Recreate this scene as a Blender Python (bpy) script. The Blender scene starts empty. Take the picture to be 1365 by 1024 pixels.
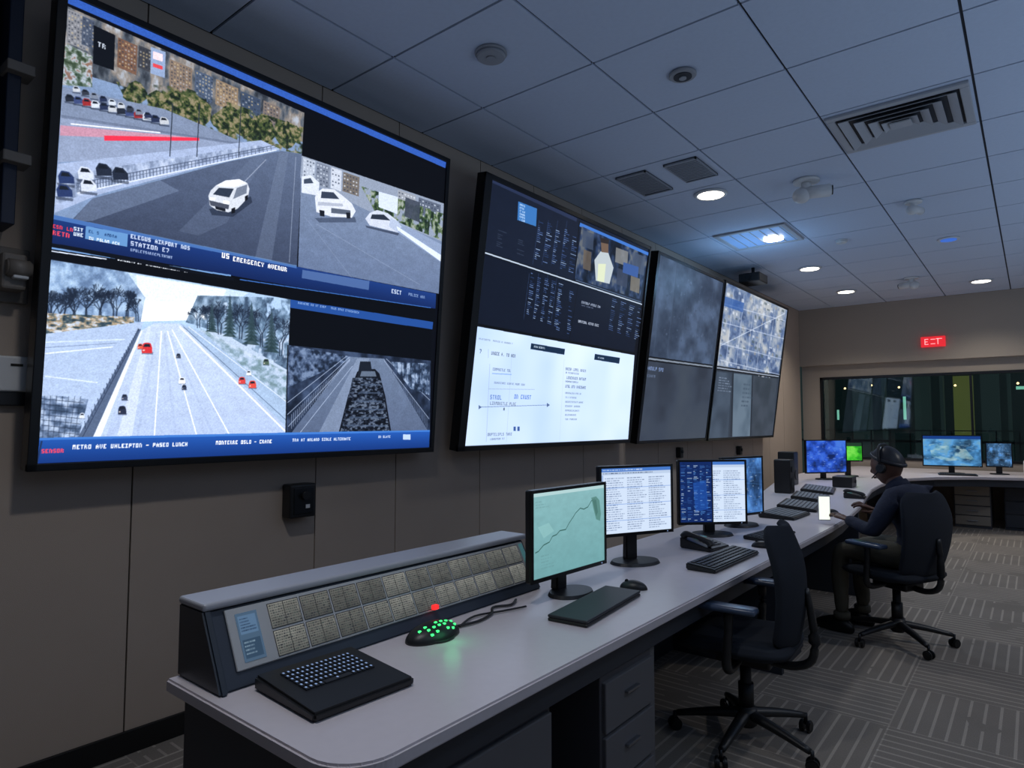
import bpy, bmesh, math, random
import numpy as np
from mathutils import Vector, Matrix
random.seed(7); rng=np.random.default_rng(7)
C=bpy.context.collection
CAMZ=1.45
def lin(c):
    c=np.asarray(c,dtype=float)/255.
    return np.where(c<=.04045,c/12.92,((c+.055)/1.055)**2.4)
# ---------------------------------------------------------------- materials
MATS={}
def mat(name,col,rough=.5,metal=0.,emit=None,es=1.,noise=0.,nscale=8.,bump=0.,bscale=200.,trans=0.,spec=.5):
    if name in MATS: return MATS[name]
    m=bpy.data.materials.new(name);m.use_nodes=True;nt=m.node_tree
    b=nt.nodes['Principled BSDF'];c=lin(col)
    b.inputs['Base Color'].default_value=(*c,1);b.inputs['Roughness'].default_value=rough
    b.inputs['Metallic'].default_value=metal
    b.inputs['Specular IOR Level'].default_value=spec
    if trans: b.inputs['Transmission Weight'].default_value=trans
    if emit is not None:
        b.inputs['Emission Color'].default_value=(*lin(emit),1);b.inputs['Emission Strength'].default_value=es
    tc=nt.nodes.new('ShaderNodeTexCoord')
    if noise:
        n=nt.nodes.new('ShaderNodeTexNoise');n.inputs['Scale'].default_value=nscale;n.inputs['Detail'].default_value=3
        r=nt.nodes.new('ShaderNodeMapRange');r.inputs[3].default_value=1-noise;r.inputs[4].default_value=1+noise
        mx=nt.nodes.new('ShaderNodeVectorMath');mx.operation='SCALE';mx.inputs[0].default_value=tuple(c)
        nt.links.new(tc.outputs['Object'],n.inputs['Vector']);nt.links.new(n.outputs[0],r.inputs[0])
        nt.links.new(r.outputs[0],mx.inputs['Scale']);nt.links.new(mx.outputs[0],b.inputs['Base Color'])
    if bump:
        n=nt.nodes.new('ShaderNodeTexNoise');n.inputs['Scale'].default_value=bscale;n.inputs['Detail'].default_value=1
        bp=nt.nodes.new('ShaderNodeBump');bp.inputs['Strength'].default_value=bump;bp.inputs['Distance'].default_value=.004
        nt.links.new(tc.outputs['Object'],n.inputs['Vector']);nt.links.new(n.outputs[0],bp.inputs['Height']);nt.links.new(bp.outputs[0],b.inputs['Normal'])
    MATS[name]=m;return m
BLACK=mat('black_plastic',(26,27,30),.42)
BEZ=mat('bezel_black',(12,13,16),.35)
DARK=mat('dark_grey_laminate',(46,51,61),.5,noise=.1)
CAB=mat('cabinet_grey',(96,96,100),.5,noise=.05)
DESKM=mat('desk_laminate',(214,206,210),.34,noise=.04,nscale=30)
METAL=mat('brushed_metal',(150,152,158),.3,1.)
DMET=mat('dark_metal',(50,52,56),.4,.8)
WHITE=mat('white_plastic',(215,215,215),.45)
WALLM=mat('wall_fabric_panel',(182,166,152),.85,noise=.05,nscale=3,bump=.2,bscale=400,spec=.2)
WALL2=mat('painted_wall',(166,155,144),.8,noise=.04,nscale=2,spec=.2)
GAP=mat('panel_gap',(40,36,32),.9)
BASEB=mat('baseboard_black',(16,16,18),.5)
TILE=mat('ceiling_tile',(196,206,224),.9,noise=.05,nscale=40,bump=.2,bscale=300,spec=.1)
TBAR=mat('ceiling_tbar',(50,52,58),.7)
VENTD=mat('vent_dark',(40,43,52),.6)
FABRIC=mat('chair_fabric',(42,46,54),.9,bump=.4,bscale=500,spec=.2)
RUB=mat('rubber_key',(34,38,46),.6)
KEYW=mat('backlit_key',(150,170,205),.5,emit=(150,180,230),es=.45)
GREEN=mat('green_led',(20,200,80),.4,emit=(60,255,120),es=2.)
RED=mat('red_led',(220,20,20),.4,emit=(255,40,40),es=1.5)
LAMP=mat('lamp_lens',(255,250,240),.4,emit=(255,246,228),es=7.)
SKIN=mat('skin',(98,66,54),.5,noise=.08,nscale=20)
SHIRT=mat('navy_shirt',(38,44,64),.85,noise=.15,nscale=14,bump=.5,bscale=60)
TROU=mat('khaki_trousers',(88,84,72),.85,noise=.12,nscale=14,bump=.4,bscale=60)
CAP=mat('dark_cap',(36,36,42),.35,noise=.1)
SHOE=mat('shoe_black',(18,18,20),.4)
# ---------------------------------------------------------------- mesh helpers
def G(name,loc=(0,0,0),rz=0.,rx=0.,ry=0.):
    e=bpy.data.objects.new(name,None);e.empty_display_size=.1;e.location=loc;e.rotation_euler=(rx,ry,rz);C.objects.link(e);return e
def mk(name,verts,faces,m,parent=None,smooth=False):
    me=bpy.data.meshes.new(name);me.from_pydata([tuple(v) for v in verts],[],faces);me.update()
    o=bpy.data.objects.new(name,me);C.objects.link(o)
    for x in (m if isinstance(m,(list,tuple)) else [m]): me.materials.append(x)
    if parent: o.parent=parent
    if smooth:
        for p in me.polygons:p.use_smooth=True
    return o
def frombm(name,bm,m,parent=None,smooth=False):
    bmesh.ops.recalc_face_normals(bm,faces=bm.faces)
    me=bpy.data.meshes.new(name);bm.to_mesh(me);bm.free()
    o=bpy.data.objects.new(name,me);C.objects.link(o)
    for x in (m if isinstance(m,(list,tuple)) else [m]): me.materials.append(x)
    if parent: o.parent=parent
    if smooth:
        for p in me.polygons:p.use_smooth=True
    return o
def bev(bm,w,seg=2):
    if w>0: bmesh.ops.bevel(bm,geom=bm.edges[:],offset=w,segments=seg,affect='EDGES',profile=.5,clamp_overlap=True)
def addbox(bm,x,y,z,mi=0):
    vs=[bm.verts.new((a,b,c)) for c in z for b in y for a in x]
    for f in ((0,2,3,1),(4,5,7,6),(0,1,5,4),(2,6,7,3),(0,4,6,2),(1,3,7,5)):
        fc=bm.faces.new([vs[i] for i in f]);fc.material_index=mi
def box(p,name,m,x,y,z,b=.004,seg=2,smooth=False,rz=0,rx=0,ry=0,loc=None):
    bm=bmesh.new();addbox(bm,x,y,z);bev(bm,b,seg);o=frombm(name,bm,m,p,smooth)
    if loc is not None:o.location=loc
    o.rotation_euler=(rx,ry,rz);return o
def boxes(p,name,m,lst,b=0):
    bm=bmesh.new()
    for l in lst: addbox(bm,l[0],l[1],l[2],l[3] if len(l)>3 else 0)
    bev(bm,b,1);return frombm(name,bm,m,p)
def cyl(p,name,m,c,r,h,axis='z',r2=None,seg=32,b=0.,smooth=True,ry=0,rx=0):
    bm=bmesh.new();bmesh.ops.create_cone(bm,cap_ends=True,segments=seg,radius1=r,radius2=r if r2 is None else r2,depth=h)
    if b: bmesh.ops.bevel(bm,geom=[e for e in bm.edges if abs(e.verts[0].co.z-e.verts[1].co.z)<1e-5],offset=b,segments=3,affect='EDGES')
    M={'z':Matrix.Identity(4),'x':Matrix.Rotation(math.pi/2,4,'Y'),'y':Matrix.Rotation(math.pi/2,4,'X')}[axis]
    M=Matrix.Translation(c)@Matrix.Rotation(ry,4,'Y')@Matrix.Rotation(rx,4,'X')@M
    bmesh.ops.transform(bm,matrix=M,verts=bm.verts);o=frombm(name,bm,m,p)
    if smooth:
        for f in o.data.polygons:f.use_smooth=len(f.vertices)==4
    return o
def sph(p,name,m,c,r,sub=3,zmin=None):
    bm=bmesh.new();bmesh.ops.create_icosphere(bm,subdivisions=sub,radius=1)
    for v in bm.verts:
        if zmin is not None and v.co.z<zmin: v.co.z=zmin
        v.co=Vector((v.co.x*r[0]+c[0],v.co.y*r[1]+c[1],v.co.z*r[2]+c[2]))
    return frombm(name,bm,m,p,True)
def prism(p,name,m,poly,a,b_,axis='y',b=.003):
    bm=bmesh.new()
    def P(u,v,w): return {'y':(u,w,v),'x':(w,u,v),'z':(u,v,w)}[axis]
    A=[bm.verts.new(P(u,v,a)) for u,v in poly];B=[bm.verts.new(P(u,v,b_)) for u,v in poly];n=len(poly)
    bm.faces.new(A);bm.faces.new(B[::-1])
    for i in range(n): bm.faces.new((A[i],B[i],B[(i+1)%n],A[(i+1)%n]))
    bmesh.ops.recalc_face_normals(bm,faces=bm.faces)
    if b: bmesh.ops.bevel(bm,geom=bm.edges[:],offset=b,segments=2,affect='EDGES',clamp_overlap=True)
    return frombm(name,bm,m,p)
def cat(pts,n=6):
    pts=[Vector(q) for q in pts]
    if len(pts)<3: return pts
    out=[]
    for i in range(len(pts)-1):
        p0=pts[max(i-1,0)];p1=pts[i];p2=pts[i+1];p3=pts[min(i+2,len(pts)-1)]
        for k in range(n):
            t=k/n;out.append(.5*((2*p1)+(p2-p0)*t+(2*p0-5*p1+4*p2-p3)*t*t+(3*p1-p0-3*p2+p3)*t**3))
    out.append(pts[-1]);return out
def tube(p,name,m,pts,r,seg=10,n=6,flat=1.):
    P=cat(pts,n);L=len(P);rr=r if isinstance(r,(list,tuple)) else [r]*len(pts)
    def R(i):
        t=i/(L-1)*(len(rr)-1);k=min(int(t),len(rr)-2);return rr[k]+(rr[k+1]-rr[k])*(t-k)
    V=[];F=[];up=Vector((0,0,1))
    for i,q in enumerate(P):
        d=(P[min(i+1,L-1)]-P[max(i-1,0)]).normalized()
        a=d.cross(up)
        if a.length<.05:a=d.cross(Vector((0,1,0)))
        a.normalize();b=a.cross(d)
        for k in range(seg):
            t=2*math.pi*k/seg;V.append(q+a*math.cos(t)*R(i)+b*math.sin(t)*R(i)*flat)
    for i in range(L-1):
        for k in range(seg):
            F.append((i*seg+k,i*seg+(k+1)%seg,(i+1)*seg+(k+1)%seg,(i+1)*seg+k))
    F.append(tuple(range(seg))[::-1]);F.append(tuple((L-1)*seg+k for k in range(seg)))
    return mk(name,V,F,m,p,True)
# ---------------------------------------------------------------- canvas painter (screen contents)
FONT={'A':'010101111101101','E':'111100110100111','I':'111010010010111','O':'111101101101111','N':'110101101101101','R':'110101110101101','T':'111010010010010','S':'111100111001111','L':'100100100100111','D':'110101101101110','U':'101101101101111','H':'101101111101101','C':'111100100100111','P':'111101111100100','M':'111111101101101','V':'101101101101010','Y':'101101010010010','G':'111100101101111',' ':'0'*15,'.':'000000000000010','-':'000000111000000','0':'111101101101111','7':'111001001010010'}
SS=2
def vnoise(h,w,cell,asp=1.,octv=4):
    f=np.zeros((h,w));amp=1.;tot=0
    for o in range(octv):
        cx=max(cell/2**o,1.);cy=max(cell*asp/2**o,1.)
        gw=int(w/cx)+3;gh=int(h/cy)+3;g=rng.random((gh,gw))
        x=np.arange(w)/cx;y=np.arange(h)/cy;xi=x.astype(int);yi=y.astype(int);fx=x-xi;fy=y-yi;fx=fx*fx*(3-2*fx);fy=(fy*fy*(3-2*fy))[:,None]
        a=g[yi][:,xi];b=g[yi][:,xi+1];c_=g[yi+1][:,xi];d=g[yi+1][:,xi+1]
        f+=amp*((a*(1-fx)+b*fx)*(1-fy)+(c_*(1-fx)+d*fx)*fy);tot+=amp;amp*=.55
    return f/tot
class Canvas:
    def __init__(s,w,h,quad=((0,0),(1,0),(1,1),(0,1)),base=(0,0,0),ts=1.):
        s.w,s.h,s.ts=w,h,ts;s.W,s.Hh=w*SS,h*SS;s.a=np.zeros((s.Hh,s.W,3));s.a[:]=np.array(base)/255.
        A=[];B=[]
        for (x,y),(u,v) in zip(quad,((0,0),(w-1,0),(w-1,h-1),(0,h-1))):
            A.append([x,y,1,0,0,0,-u*x,-u*y]);B.append(u);A.append([0,0,0,x,y,1,-v*x,-v*y]);B.append(v)
        s.H=np.append(np.linalg.solve(np.array(A,float),np.array(B,float)),1).reshape(3,3)
    def T(s,p):
        q=s.H@np.array([p[0],p[1],1.]);return q[0]/q[2],q[1]/q[2]
    def _mask(s,P):
        P=np.array(P,float)*SS;x0=max(int(P[:,0].min()),0);x1=min(int(P[:,0].max())+2,s.W);y0=max(int(P[:,1].min()),0);y1=min(int(P[:,1].max())+2,s.Hh)
        if x1<=x0 or y1<=y0: return None
        X=np.arange(x0,x1)[None,:];Y=np.arange(y0,y1)[:,None];M=np.zeros((y1-y0,x1-x0),bool);n=len(P)
        for i in range(n):
            xa,ya=P[i];xb,yb=P[(i+1)%n]
            if ya==yb: continue
            M^=((ya>Y)!=(yb>Y))&(X<(xb-xa)*(Y-ya)/(yb-ya)+xa)
        return x0,x1,y0,y1,M
    def raw(s,P,col,al=1.,nz=0.,col2=None,ncell=40):
        r=s._mask(P)
        if r is None: return
        x0,x1,y0,y1,M=r;c=np.array(col)/255.;sub=s.a[y0:y1,x0:x1]
        f=c[None,None,:]
        if col2 is not None:
            t=np.linspace(0,1,y1-y0)[:,None,None];f=f*(1-t)+np.array(col2)/255.*t
        if nz: f=f*(1+(vnoise(y1-y0,x1-x0,ncell,.6,3)-.5)*nz*4)[:,:,None]
        w=(M*al)[:,:,None];s.a[y0:y1,x0:x1]=sub*(1-w)+np.clip(f,0,1)*w
    def poly(s,pts,col,al=1.,nz=0.,col2=None): s.raw([s.T(p) for p in pts],col,al,nz,col2)
    def tex(s,pts,ramp,cell=12,asp=1.,al=1.,con=2.4,octv=4,ragged=0.):
        r=s._mask([s.T(p) for p in pts])
        if r is None:return
        x0,x1,y0,y1,M=r;n=np.clip((vnoise(y1-y0,x1-x0,cell*SS,asp,octv)-.5)*con+.5,0,1)
        R=np.array(ramp)/255.;t=n*(len(R)-1);k=np.clip(t.astype(int),0,len(R)-2);fr=(t-k)[:,:,None];f=R[k]*(1-fr)+R[k+1]*fr
        w=M*al
        if ragged: w=w*np.clip((vnoise(y1-y0,x1-x0,cell*SS*1.3,asp,3)-ragged)*9,0,1)
        w=w[:,:,None];s.a[y0:y1,x0:x1]=s.a[y0:y1,x0:x1]*(1-w)+f*w
    def line(s,p,q,w,col,al=1.):
        a=np.array(s.T(p));b=np.array(s.T(q));d=b-a;L=np.hypot(*d)+1e-6;n=np.array([-d[1],d[0]])/L*w/2
        s.raw([a+n,b+n,b-n,a-n],col,al)
    def scatter(s,pts,n,sz,cols,al=.8,asp=1.):
        r=s._mask([s.T(p) for p in pts])
        if r is None:return
        x0,x1,y0,y1,M=r;ys,xs=np.nonzero(M)
        if len(xs)==0:return
        for i in range(n):
            k=rng.integers(len(xs));x=(xs[k]+x0)/SS;y=(ys[k]+y0)/SS;w=rng.uniform(*sz);h=w*asp*rng.uniform(.6,1.5);c=cols[rng.integers(len(cols))];q=.35
            s.raw([(x-w/2,y-h*q/2),(x-w*q/2,y-h/2),(x+w*q/2,y-h/2),(x+w/2,y-h*q/2),(x+w/2,y+h*q/2),(x+w*q/2,y+h/2),(x-w*q/2,y+h/2),(x-w/2,y+h*q/2)],c,al*rng.uniform(.6,1))
    def tree(s,x,y,L,ang,d,w,col,al=.8):
        if d==0 or L<1.2:return
        x2=x+L*math.cos(ang);y2=y-L*math.sin(ang);s.line((x,y),(x2,y2),w,col,al)
        for k in range(3 if d>2 else 2): s.tree(x2,y2,L*random.uniform(.55,.8),ang+random.uniform(-.75,.75),d-1,max(w*.65,.9),col,al*.92)
    def text(s,p,h,n,col,al=1.,txt=None):
        h=h*s.ts;x,y=s.T(p);c=h/5.
        if txt is None: txt=''.join(random.choice('AEINORTSLDUHCPM AETR  ') for _ in range(n))
        for ch in txt:
            g=FONT.get(ch,FONT['A'])
            for i,b in enumerate(g):
                if b=='1':
                    gx=x+(i%3)*c;gy=y+(i//3)*c;s.raw([(gx,gy),(gx+c,gy),(gx+c,gy+c),(gx,gy+c)],col,al)
            x+=4*c
    def para(s,x0,y0,x1,y1,rows,col,al=.8,fill=.8):
        for i in range(rows):
            y=(y0+(y1-y0)*i/rows)*s.h;h=max((y1-y0)/rows*s.h*.4,1.);x=x0*s.w;e=(x0+(x1-x0)*random.uniform(fill*.6,1))*s.w
            while x<e:
                w=random.uniform(.012,.05)*s.w;s.raw([(x,y),(min(x+w,e),y),(min(x+w,e),y+h),(x,y+h)],col,al*random.uniform(.5,1));x+=w+.008*s.w
    def soften(s,n=1):
        a=s.a
        for _ in range(n):
            b=a.copy();b[1:-1]=(a[:-2]+2*a[1:-1]+a[2:])/4;a=b.copy();a[:,1:-1]=(b[:,:-2]+2*b[:,1:-1]+b[:,2:])/4
        s.a=a
    def out(s): return s.a.reshape(s.h,SS,s.w,SS,3).mean((1,3))
def emis(name,st):
    if name in MATS:return MATS[name]
    m=bpy.data.materials.new(name);m.use_nodes=True;nt=m.node_tree;b=nt.nodes['Principled BSDF']
    b.inputs['Base Color'].default_value=(.01,.01,.012,1);b.inputs['Roughness'].default_value=.5;b.inputs['Specular IOR Level'].default_value=.2
    a=nt.nodes.new('ShaderNodeAttribute');a.attribute_name='px';nt.links.new(a.outputs['Color'],b.inputs['Emission Color']);b.inputs['Emission Strength'].default_value=st
    m.cycles.emission_sampling='NONE'
    MATS[name]=m;return m
def display(p,name,cv,BL,BR,TR,TL,m):
    """flat display surface carrying its picture as per-vertex colours"""
    BL,BR,TR,TL=map(lambda q:np.array(q,float),(BL,BR,TR,TL));w,h=cv.w,cv.h
    u=np.linspace(0,1,w)[None,:,None];v=np.linspace(0,1,h)[:,None,None]
    P=(TL*(1-u)+TR*u)*(1-v)+(BL*(1-u)+BR*u)*v
    me=bpy.data.meshes.new(name);nv=w*h;nf=(w-1)*(h-1);me.vertices.add(nv);me.vertices.foreach_set('co',P.reshape(-1).astype(np.float32))
    idx=np.arange(nv).reshape(h,w);q=np.stack([idx[1:,:-1],idx[1:,1:],idx[:-1,1:],idx[:-1,:-1]],-1).reshape(-1).astype(np.int32)
    me.loops.add(nf*4);me.loops.foreach_set('vertex_index',q);me.polygons.add(nf);me.polygons.foreach_set('loop_start',(np.arange(nf)*4).astype(np.int32))
    me.update(calc_edges=True)
    a=me.color_attributes.new('px','FLOAT_COLOR','POINT');c=np.ones((nv,4),np.float32);c[:,:3]=lin(np.clip(cv.out().reshape(-1,3),0,1)*255);a.data.foreach_set('color',c.reshape(-1))
    me.materials.append(m);o=bpy.data.objects.new(name,me);C.objects.link(o);o.parent=p;return o
SCR=emis('videowall_pixels',1.3);SCRM=emis('monitor_pixels',1.02)
# ================================================================ ROOM
XW=-3.15;YB=11.9;XR=4.2;YF=-3.2;ZC=3.4
def carpet():
    m=bpy.data.materials.new('carpet_tiles');m.use_nodes=True;nt=m.node_tree;N=nt.nodes;b=N['Principled BSDF'];b.inputs['Roughness'].default_value=.95;b.inputs['Specular IOR Level'].default_value=.1
    tc=N.new('ShaderNodeTexCoord');sx=N.new('ShaderNodeSeparateXYZ');nt.links.new(tc.outputs['Object'],sx.inputs[0])
    def M(op,a,b_=None,c=None):
        n=N.new('ShaderNodeMath');n.operation=op
        for i,v in enumerate((a,b_,c)):
            if v is None:continue
            if isinstance(v,(int,float)):n.inputs[i].default_value=v
            else:nt.links.new(v,n.inputs[i])
        return n.outputs[0]
    X=sx.outputs[0];Y=sx.outputs[1]
    tx=M('MULTIPLY',X,1/.6);ty=M('MULTIPLY',Y,1/.6)
    par=M('MODULO',M('ADD',M('ADD',M('FLOOR',tx),M('FLOOR',ty)),100.),2.)
    def stripes(c): return M('LESS_THAN',M('FRACT',M('MULTIPLY',c,16.)),.2)
    wob=N.new('ShaderNodeTexNoise');wob.inputs['Scale'].default_value=3.;nt.links.new(tc.outputs['Object'],wob.inputs[0])
    st=M('ADD',M('MULTIPLY',stripes(X),par),M('MULTIPLY',stripes(Y),M('SUBTRACT',1.,par)))
    st=M('MULTIPLY',st,M('GREATER_THAN',wob.outputs[0],.36))
    ed=M('ADD',M('LESS_THAN',M('FRACT',tx),.012),M('LESS_THAN',M('FRACT',ty),.012))
    fac=M('MINIMUM',M('ADD',M('MULTIPLY',st,.55),M('MULTIPLY',ed,.35)),1.)
    fib=N.new('ShaderNodeTexNoise');fib.inputs['Scale'].default_value=160.;nt.links.new(tc.outputs['Object'],fib.inputs[0])
    mx=N.new('ShaderNodeMix');mx.data_type='RGBA';mx.inputs['A'].default_value=(*lin((126,119,112)),1);mx.inputs['B'].default_value=(*lin((180,171,160)),1)
    nt.links.new(fac,mx.inputs['Factor'])
    v=N.new('ShaderNodeVectorMath');v.operation='SCALE';nt.links.new(mx.outputs['Result'],v.inputs[0])
    nt.links.new(M('ADD',.6,M('MULTIPLY',M('ADD',M('MULTIPLY',fib.outputs[0],.6),M('MULTIPLY',wob.outputs[0],.4)),.8)),v.inputs['Scale']);nt.links.new(v.outputs[0],b.inputs['Base Color'])
    return m
box(None,'floor',carpet(),(XW-.1,XR+.1),(YF-.1,15.2),(-.1,0),0)
seams=[YF,-1.6,-.6,.25,1.2,2.15,2.735,3.53,4.19,4.92,5.66,6.4,7.15,7.9,8.65,9.4,10.15,10.9,YB]
L=[((XW-.12,XW-.01),(YF-.1,YB),(0,ZC+.1),1)]
for a,b in zip(seams[:-1],seams[1:]): L.append(((XW-.02,XW),(a+.0035,b-.0035),(.1,ZC),0))
boxes(None,'wall_left',[WALLM,GAP],L)
box(None,'baseboard_left',BASEB,(XW-.005,XW+.015),(YF,YB),(0,.1),.002)
box(None,'wall_right',WALL2,(XR,XR+.1),(YF-.1,YB),(0,ZC),0)
box(None,'wall_front',WALL2,(XW,XR),(YF-.1,YF),(0,ZC),0)
WX0,WX1,WZ0,WZ1=-2.86,2.6,.84,2.22
boxes(None,'wall_back',[WALL2],[((XW,XR),(YB,YB+.3),(2.42,ZC)),((XW,WX0),(YB+.12,YB+.3),(0,2.42)),((WX1,XR),(YB+.12,YB+.3),(0,2.42)),((WX0,WX1),(YB+.12,YB+.3),(0,WZ0)),((WX0,WX1),(YB+.12,YB+.3),(WZ1,2.42))])
w=G('window_1',((WX0+WX1)/2,YB+.16,WZ0))
hw=(WX1-WX0)/2;hz=WZ1-WZ0
boxes(w,'frame',[DMET],[((-hw,-hw+.04),(-.05,.05),(0,hz)),((hw-.04,hw),(-.05,.05),(0,hz)),((-hw,hw),(-.05,.05),(0,.04)),((-hw,hw),(-.05,.05),(hz-.04,hz)),((-.62,-.59),(-.04,.04),(0,hz)),((.9,.93),(-.04,.04),(0,hz))])
GLASS=bpy.data.materials.new('tinted_glass');GLASS.use_nodes=True
gn=GLASS.node_tree;gn.nodes.clear();go=gn.nodes.new('ShaderNodeOutputMaterial');gm=gn.nodes.new('ShaderNodeMixShader');gt=gn.nodes.new('ShaderNodeBsdfTransparent');gg=gn.nodes.new('ShaderNodeBsdfGlossy')
gt.inputs[0].default_value=(.6,.7,.68,1);gg.inputs['Roughness'].default_value=.03;gg.inputs[0].default_value=(.8,.9,.95,1);gm.inputs[0].default_value=.16
gn.links.new(gt.outputs[0],gm.inputs[1]);gn.links.new(gg.outputs[0],gm.inputs[2]);gn.links.new(gm.outputs[0],go.inputs[0])
mk('pane',[(-hw+.03,0,.03),(hw-.03,0,.03),(hw-.03,0,hz-.03),(-hw+.03,0,hz-.03)],[(0,1,2,3)],GLASS,w)
at=G('atrium',(0,14,0))
AT=mat('atrium_dark',(26,36,38),.7,emit=(20,34,36),es=.5);ATG=mat('atrium_green_light',(90,150,120),.5,emit=(150,225,200),es=1.);ATY=mat('atrium_yellow_glow',(100,104,70),.5,emit=(104,112,58),es=.55,noise=.2,nscale=1.5);ATC=mat('atrium_column',(50,62,64),.6,emit=(40,56,56),es=.5,noise=.2,nscale=2);ATW=mat('atrium_bulb',(255,210,150),.5,emit=(255,210,150),es=4)  # wall, column and yellow panel emission stands in for light falling on them
boxes(at,'back_wall',[AT],[((-7,6),(1.,1.1),(0,4)),((-7,6),(-1.7,1.1),(3.6,3.7)),((-7,-6.9),(-1.7,1.1),(0,4)),((6,6.1),(-1.7,1.1),(0,4))])
boxes(at,'columns',[ATC],[((x,x+w_),(0,.25),(0,3.6)) for x,w_ in ((-3.9,.3),(-3.3,.06),(-2.75,.3),(-2.25,.05),(-1.72,.24),(-1.32,.05),(-.72,.26),(-.35,.05),(.45,.22),(1.4,.22))])
boxes(at,'lit_panels',[ATY],[((-1.15,-.85),(.4,.5),(1.0,2.3)),((-.12,.0),(.5,.6),(1.,2.0))])
boxes(at,'green_lights',[ATG],[((-1.86,-1.82),(-.3,-.25),(1.5,1.92)),((-.22,.15),(-.3,-.25),(2.0,2.05)),((-3.1,-3.07),(.3,.35),(1.5,1.7))])
for i in range(9): sph(at,'bulb',ATW,(-2.9+i*.45,.1+.1*(i%3),2.12+.05*(i%2)),(.02,.02,.02),2)
boxes(at,'railing',[DMET],[((-5,3),(-.9,-.86),(1.1,1.14)),((-5,3),(-.9,-.88),(1.3,1.315))]+[((x*.3-5,x*.3-4.98),(-.9,-.88),(0,1.3)) for x in range(26)])
bm=bmesh.new();addbox(bm,(XW-.1,XR+.1),(YF-.1,YB+.3),(ZC+.012,ZC+.1),1)
xs=[-.2+.8*k for k in range(-4,7)];ys=[2.93+.72*k for k in range(-9,14)]
for i in range(len(xs)-1):
    for j in range(len(ys)-1):
        a0=max(xs[i],XW);a1=min(xs[i+1],XR);b0=max(ys[j],YF);b1=min(ys[j+1],YB)
        if a1-a0>.03 and b1-b0>.03: addbox(bm,(a0+.007,a1-.007),(b0+.007,b1-.007),(ZC,ZC+.02),0)
frombm('ceiling',bm,[TILE,TBAR])
# ================================================================ VIDEO WALL
def videowall(name,Y0,Y1,zb,zt,xb,xt,ins,cv):
    g=G(name,(0,0,0));up=Vector((xt-xb,0,zt-zb));up.normalize();n=Vector((up.z,0,-up.x))
    H=math.hypot(xt-xb,zt-zb);O=Vector((xb,Y0,zb))
    def W(u,v,w): return O+Vector((0,u,0))+up*v+n*w
    def slab(nm,m,u,v,w,b=.004):
        bm=bmesh.new();vs=[bm.verts.new(W(a,c,e)) for e in w for c in v for a in u]
        for f in ((0,2,3,1),(4,5,7,6),(0,1,5,4),(2,6,7,3),(0,4,6,2),(1,3,7,5)): bm.faces.new([vs[i] for i in f])
        bev(bm,b);return frombm(nm,bm,m,g)
    D=Y1-Y0;l,r,b,t=ins
    slab('cabinet',BEZ,(0,D),(0,H),(-.07,0))
    for nm,u,v in (('bezel_bottom',(0,D),(0,b)),('bezel_top',(0,D),(H-t,H)),('bezel_a',(0,l),(0,H)),('bezel_b',(D-r,D),(0,H))): slab(nm,BEZ,u,v,(-.01,.012),.003)
    for u in (.35,D-.35):
        for v in (.25,H-.35):
            q=W(u,v,-.06);box(g,'bracket',DMET,(XW,q.x),(q.y-.04,q.y+.04),(q.z-.08,q.z+.08),.004)
    display(g,'display',cv,W(l,b,.003),W(D-r,b,.003),W(D-r,H-t,.003),W(l,H-t,.003),SCR)
    return g
# ---- screen 1 : four street camera feeds
c=Canvas(1040,920,((84,-4),(595,214),(574,598),(51,624)),(8,10,18),ts=.66)
c.poly([(84,-4),(595,214),(594,222),(84,7)],(48,88,176))
A=[(81,10),(403,150),(394,362),(67,298)]
c.poly(A,(122,144,180),nz=.04)
c.tex([(81,10),(403,150),(403,190),(300,170),(200,130),(79,95)],[(46,52,62),(84,92,104),(136,128,122),(168,176,190)],18,2.2,1,2.)
for (x,y,w,h,cc) in ((84,14,30,46,(132,134,142)),(152,52,26,40,(112,84,70)),(180,62,16,30,(60,62,70)),(222,80,30,40,(128,112,100)),(256,94,24,36,(74,88,112)),(284,106,30,34,(140,122,104)),(318,122,26,32,(62,76,100)),(348,134,22,30,(118,108,104)),(104,24,16,38,(72,82,102))):
    sl=.42;c.poly([(x,y),(x+w,y+w*sl),(x+w-1,y+w*sl+h),(x-1,y+h)],cc,nz=.04)
    for i in range(int(w/4)):
        for j in range(int(h/4.5)): c.poly([(x+1.5+i*4,y+3+j*4.5+i*1.7),(x+3.6+i*4,y+3.8+j*4.5+i*1.7),(x+3.6+i*4,y+6+j*4.5+i*1.7),(x+1.5+i*4,y+5.2+j*4.5+i*1.7)],random.choice([(36,44,58),(176,180,188),(60,68,84),(200,180,140)]),.6)
c.poly([(119,36),(148,49),(147,97),(119,88)],(14,18,26));c.text((125,58),15,3,(190,200,215),txt='TR')
c.poly([(196,64),(216,71),(215,106),(196,100)],(140,160,196));c.poly([(199,70),(212,74),(212,84),(199,80)],(240,214,222));c.poly([(199,86),(212,90),(212,95),(199,91)],(214,70,80))
FOL=[(24,34,28),(44,58,38),(70,84,50),(98,100,66),(140,130,104)]
c.tex([(150,112),(240,118),(403,170),(402,206),(300,190),(170,150)],FOL,14,1.1,.95,2.6,4,.36)
for x,y,s in ((176,132,16),(230,150,20),(262,158,18),(300,168,20),(345,180,20),(380,186,18),(204,140,13),(322,172,16)):
    P_=[(x+s*math.cos(t)*(1+.16*math.sin(3*t+x)),y-s*.3+s*.95*math.sin(t)*(1+.12*math.cos(4*t))) for t in [k*math.pi/8 for k in range(16)]]
    c.tex(P_,FOL,8,1,.95,3,4);c.line((x,y+s*.3),(x,y+s*.9),2,(40,36,32))
c.tex([(79,60),(118,78),(118,120),(78,118)],[(44,62,44),(96,112,96),(180,192,206),(130,96,80)],9,1,.9,2.4,3)
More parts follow.
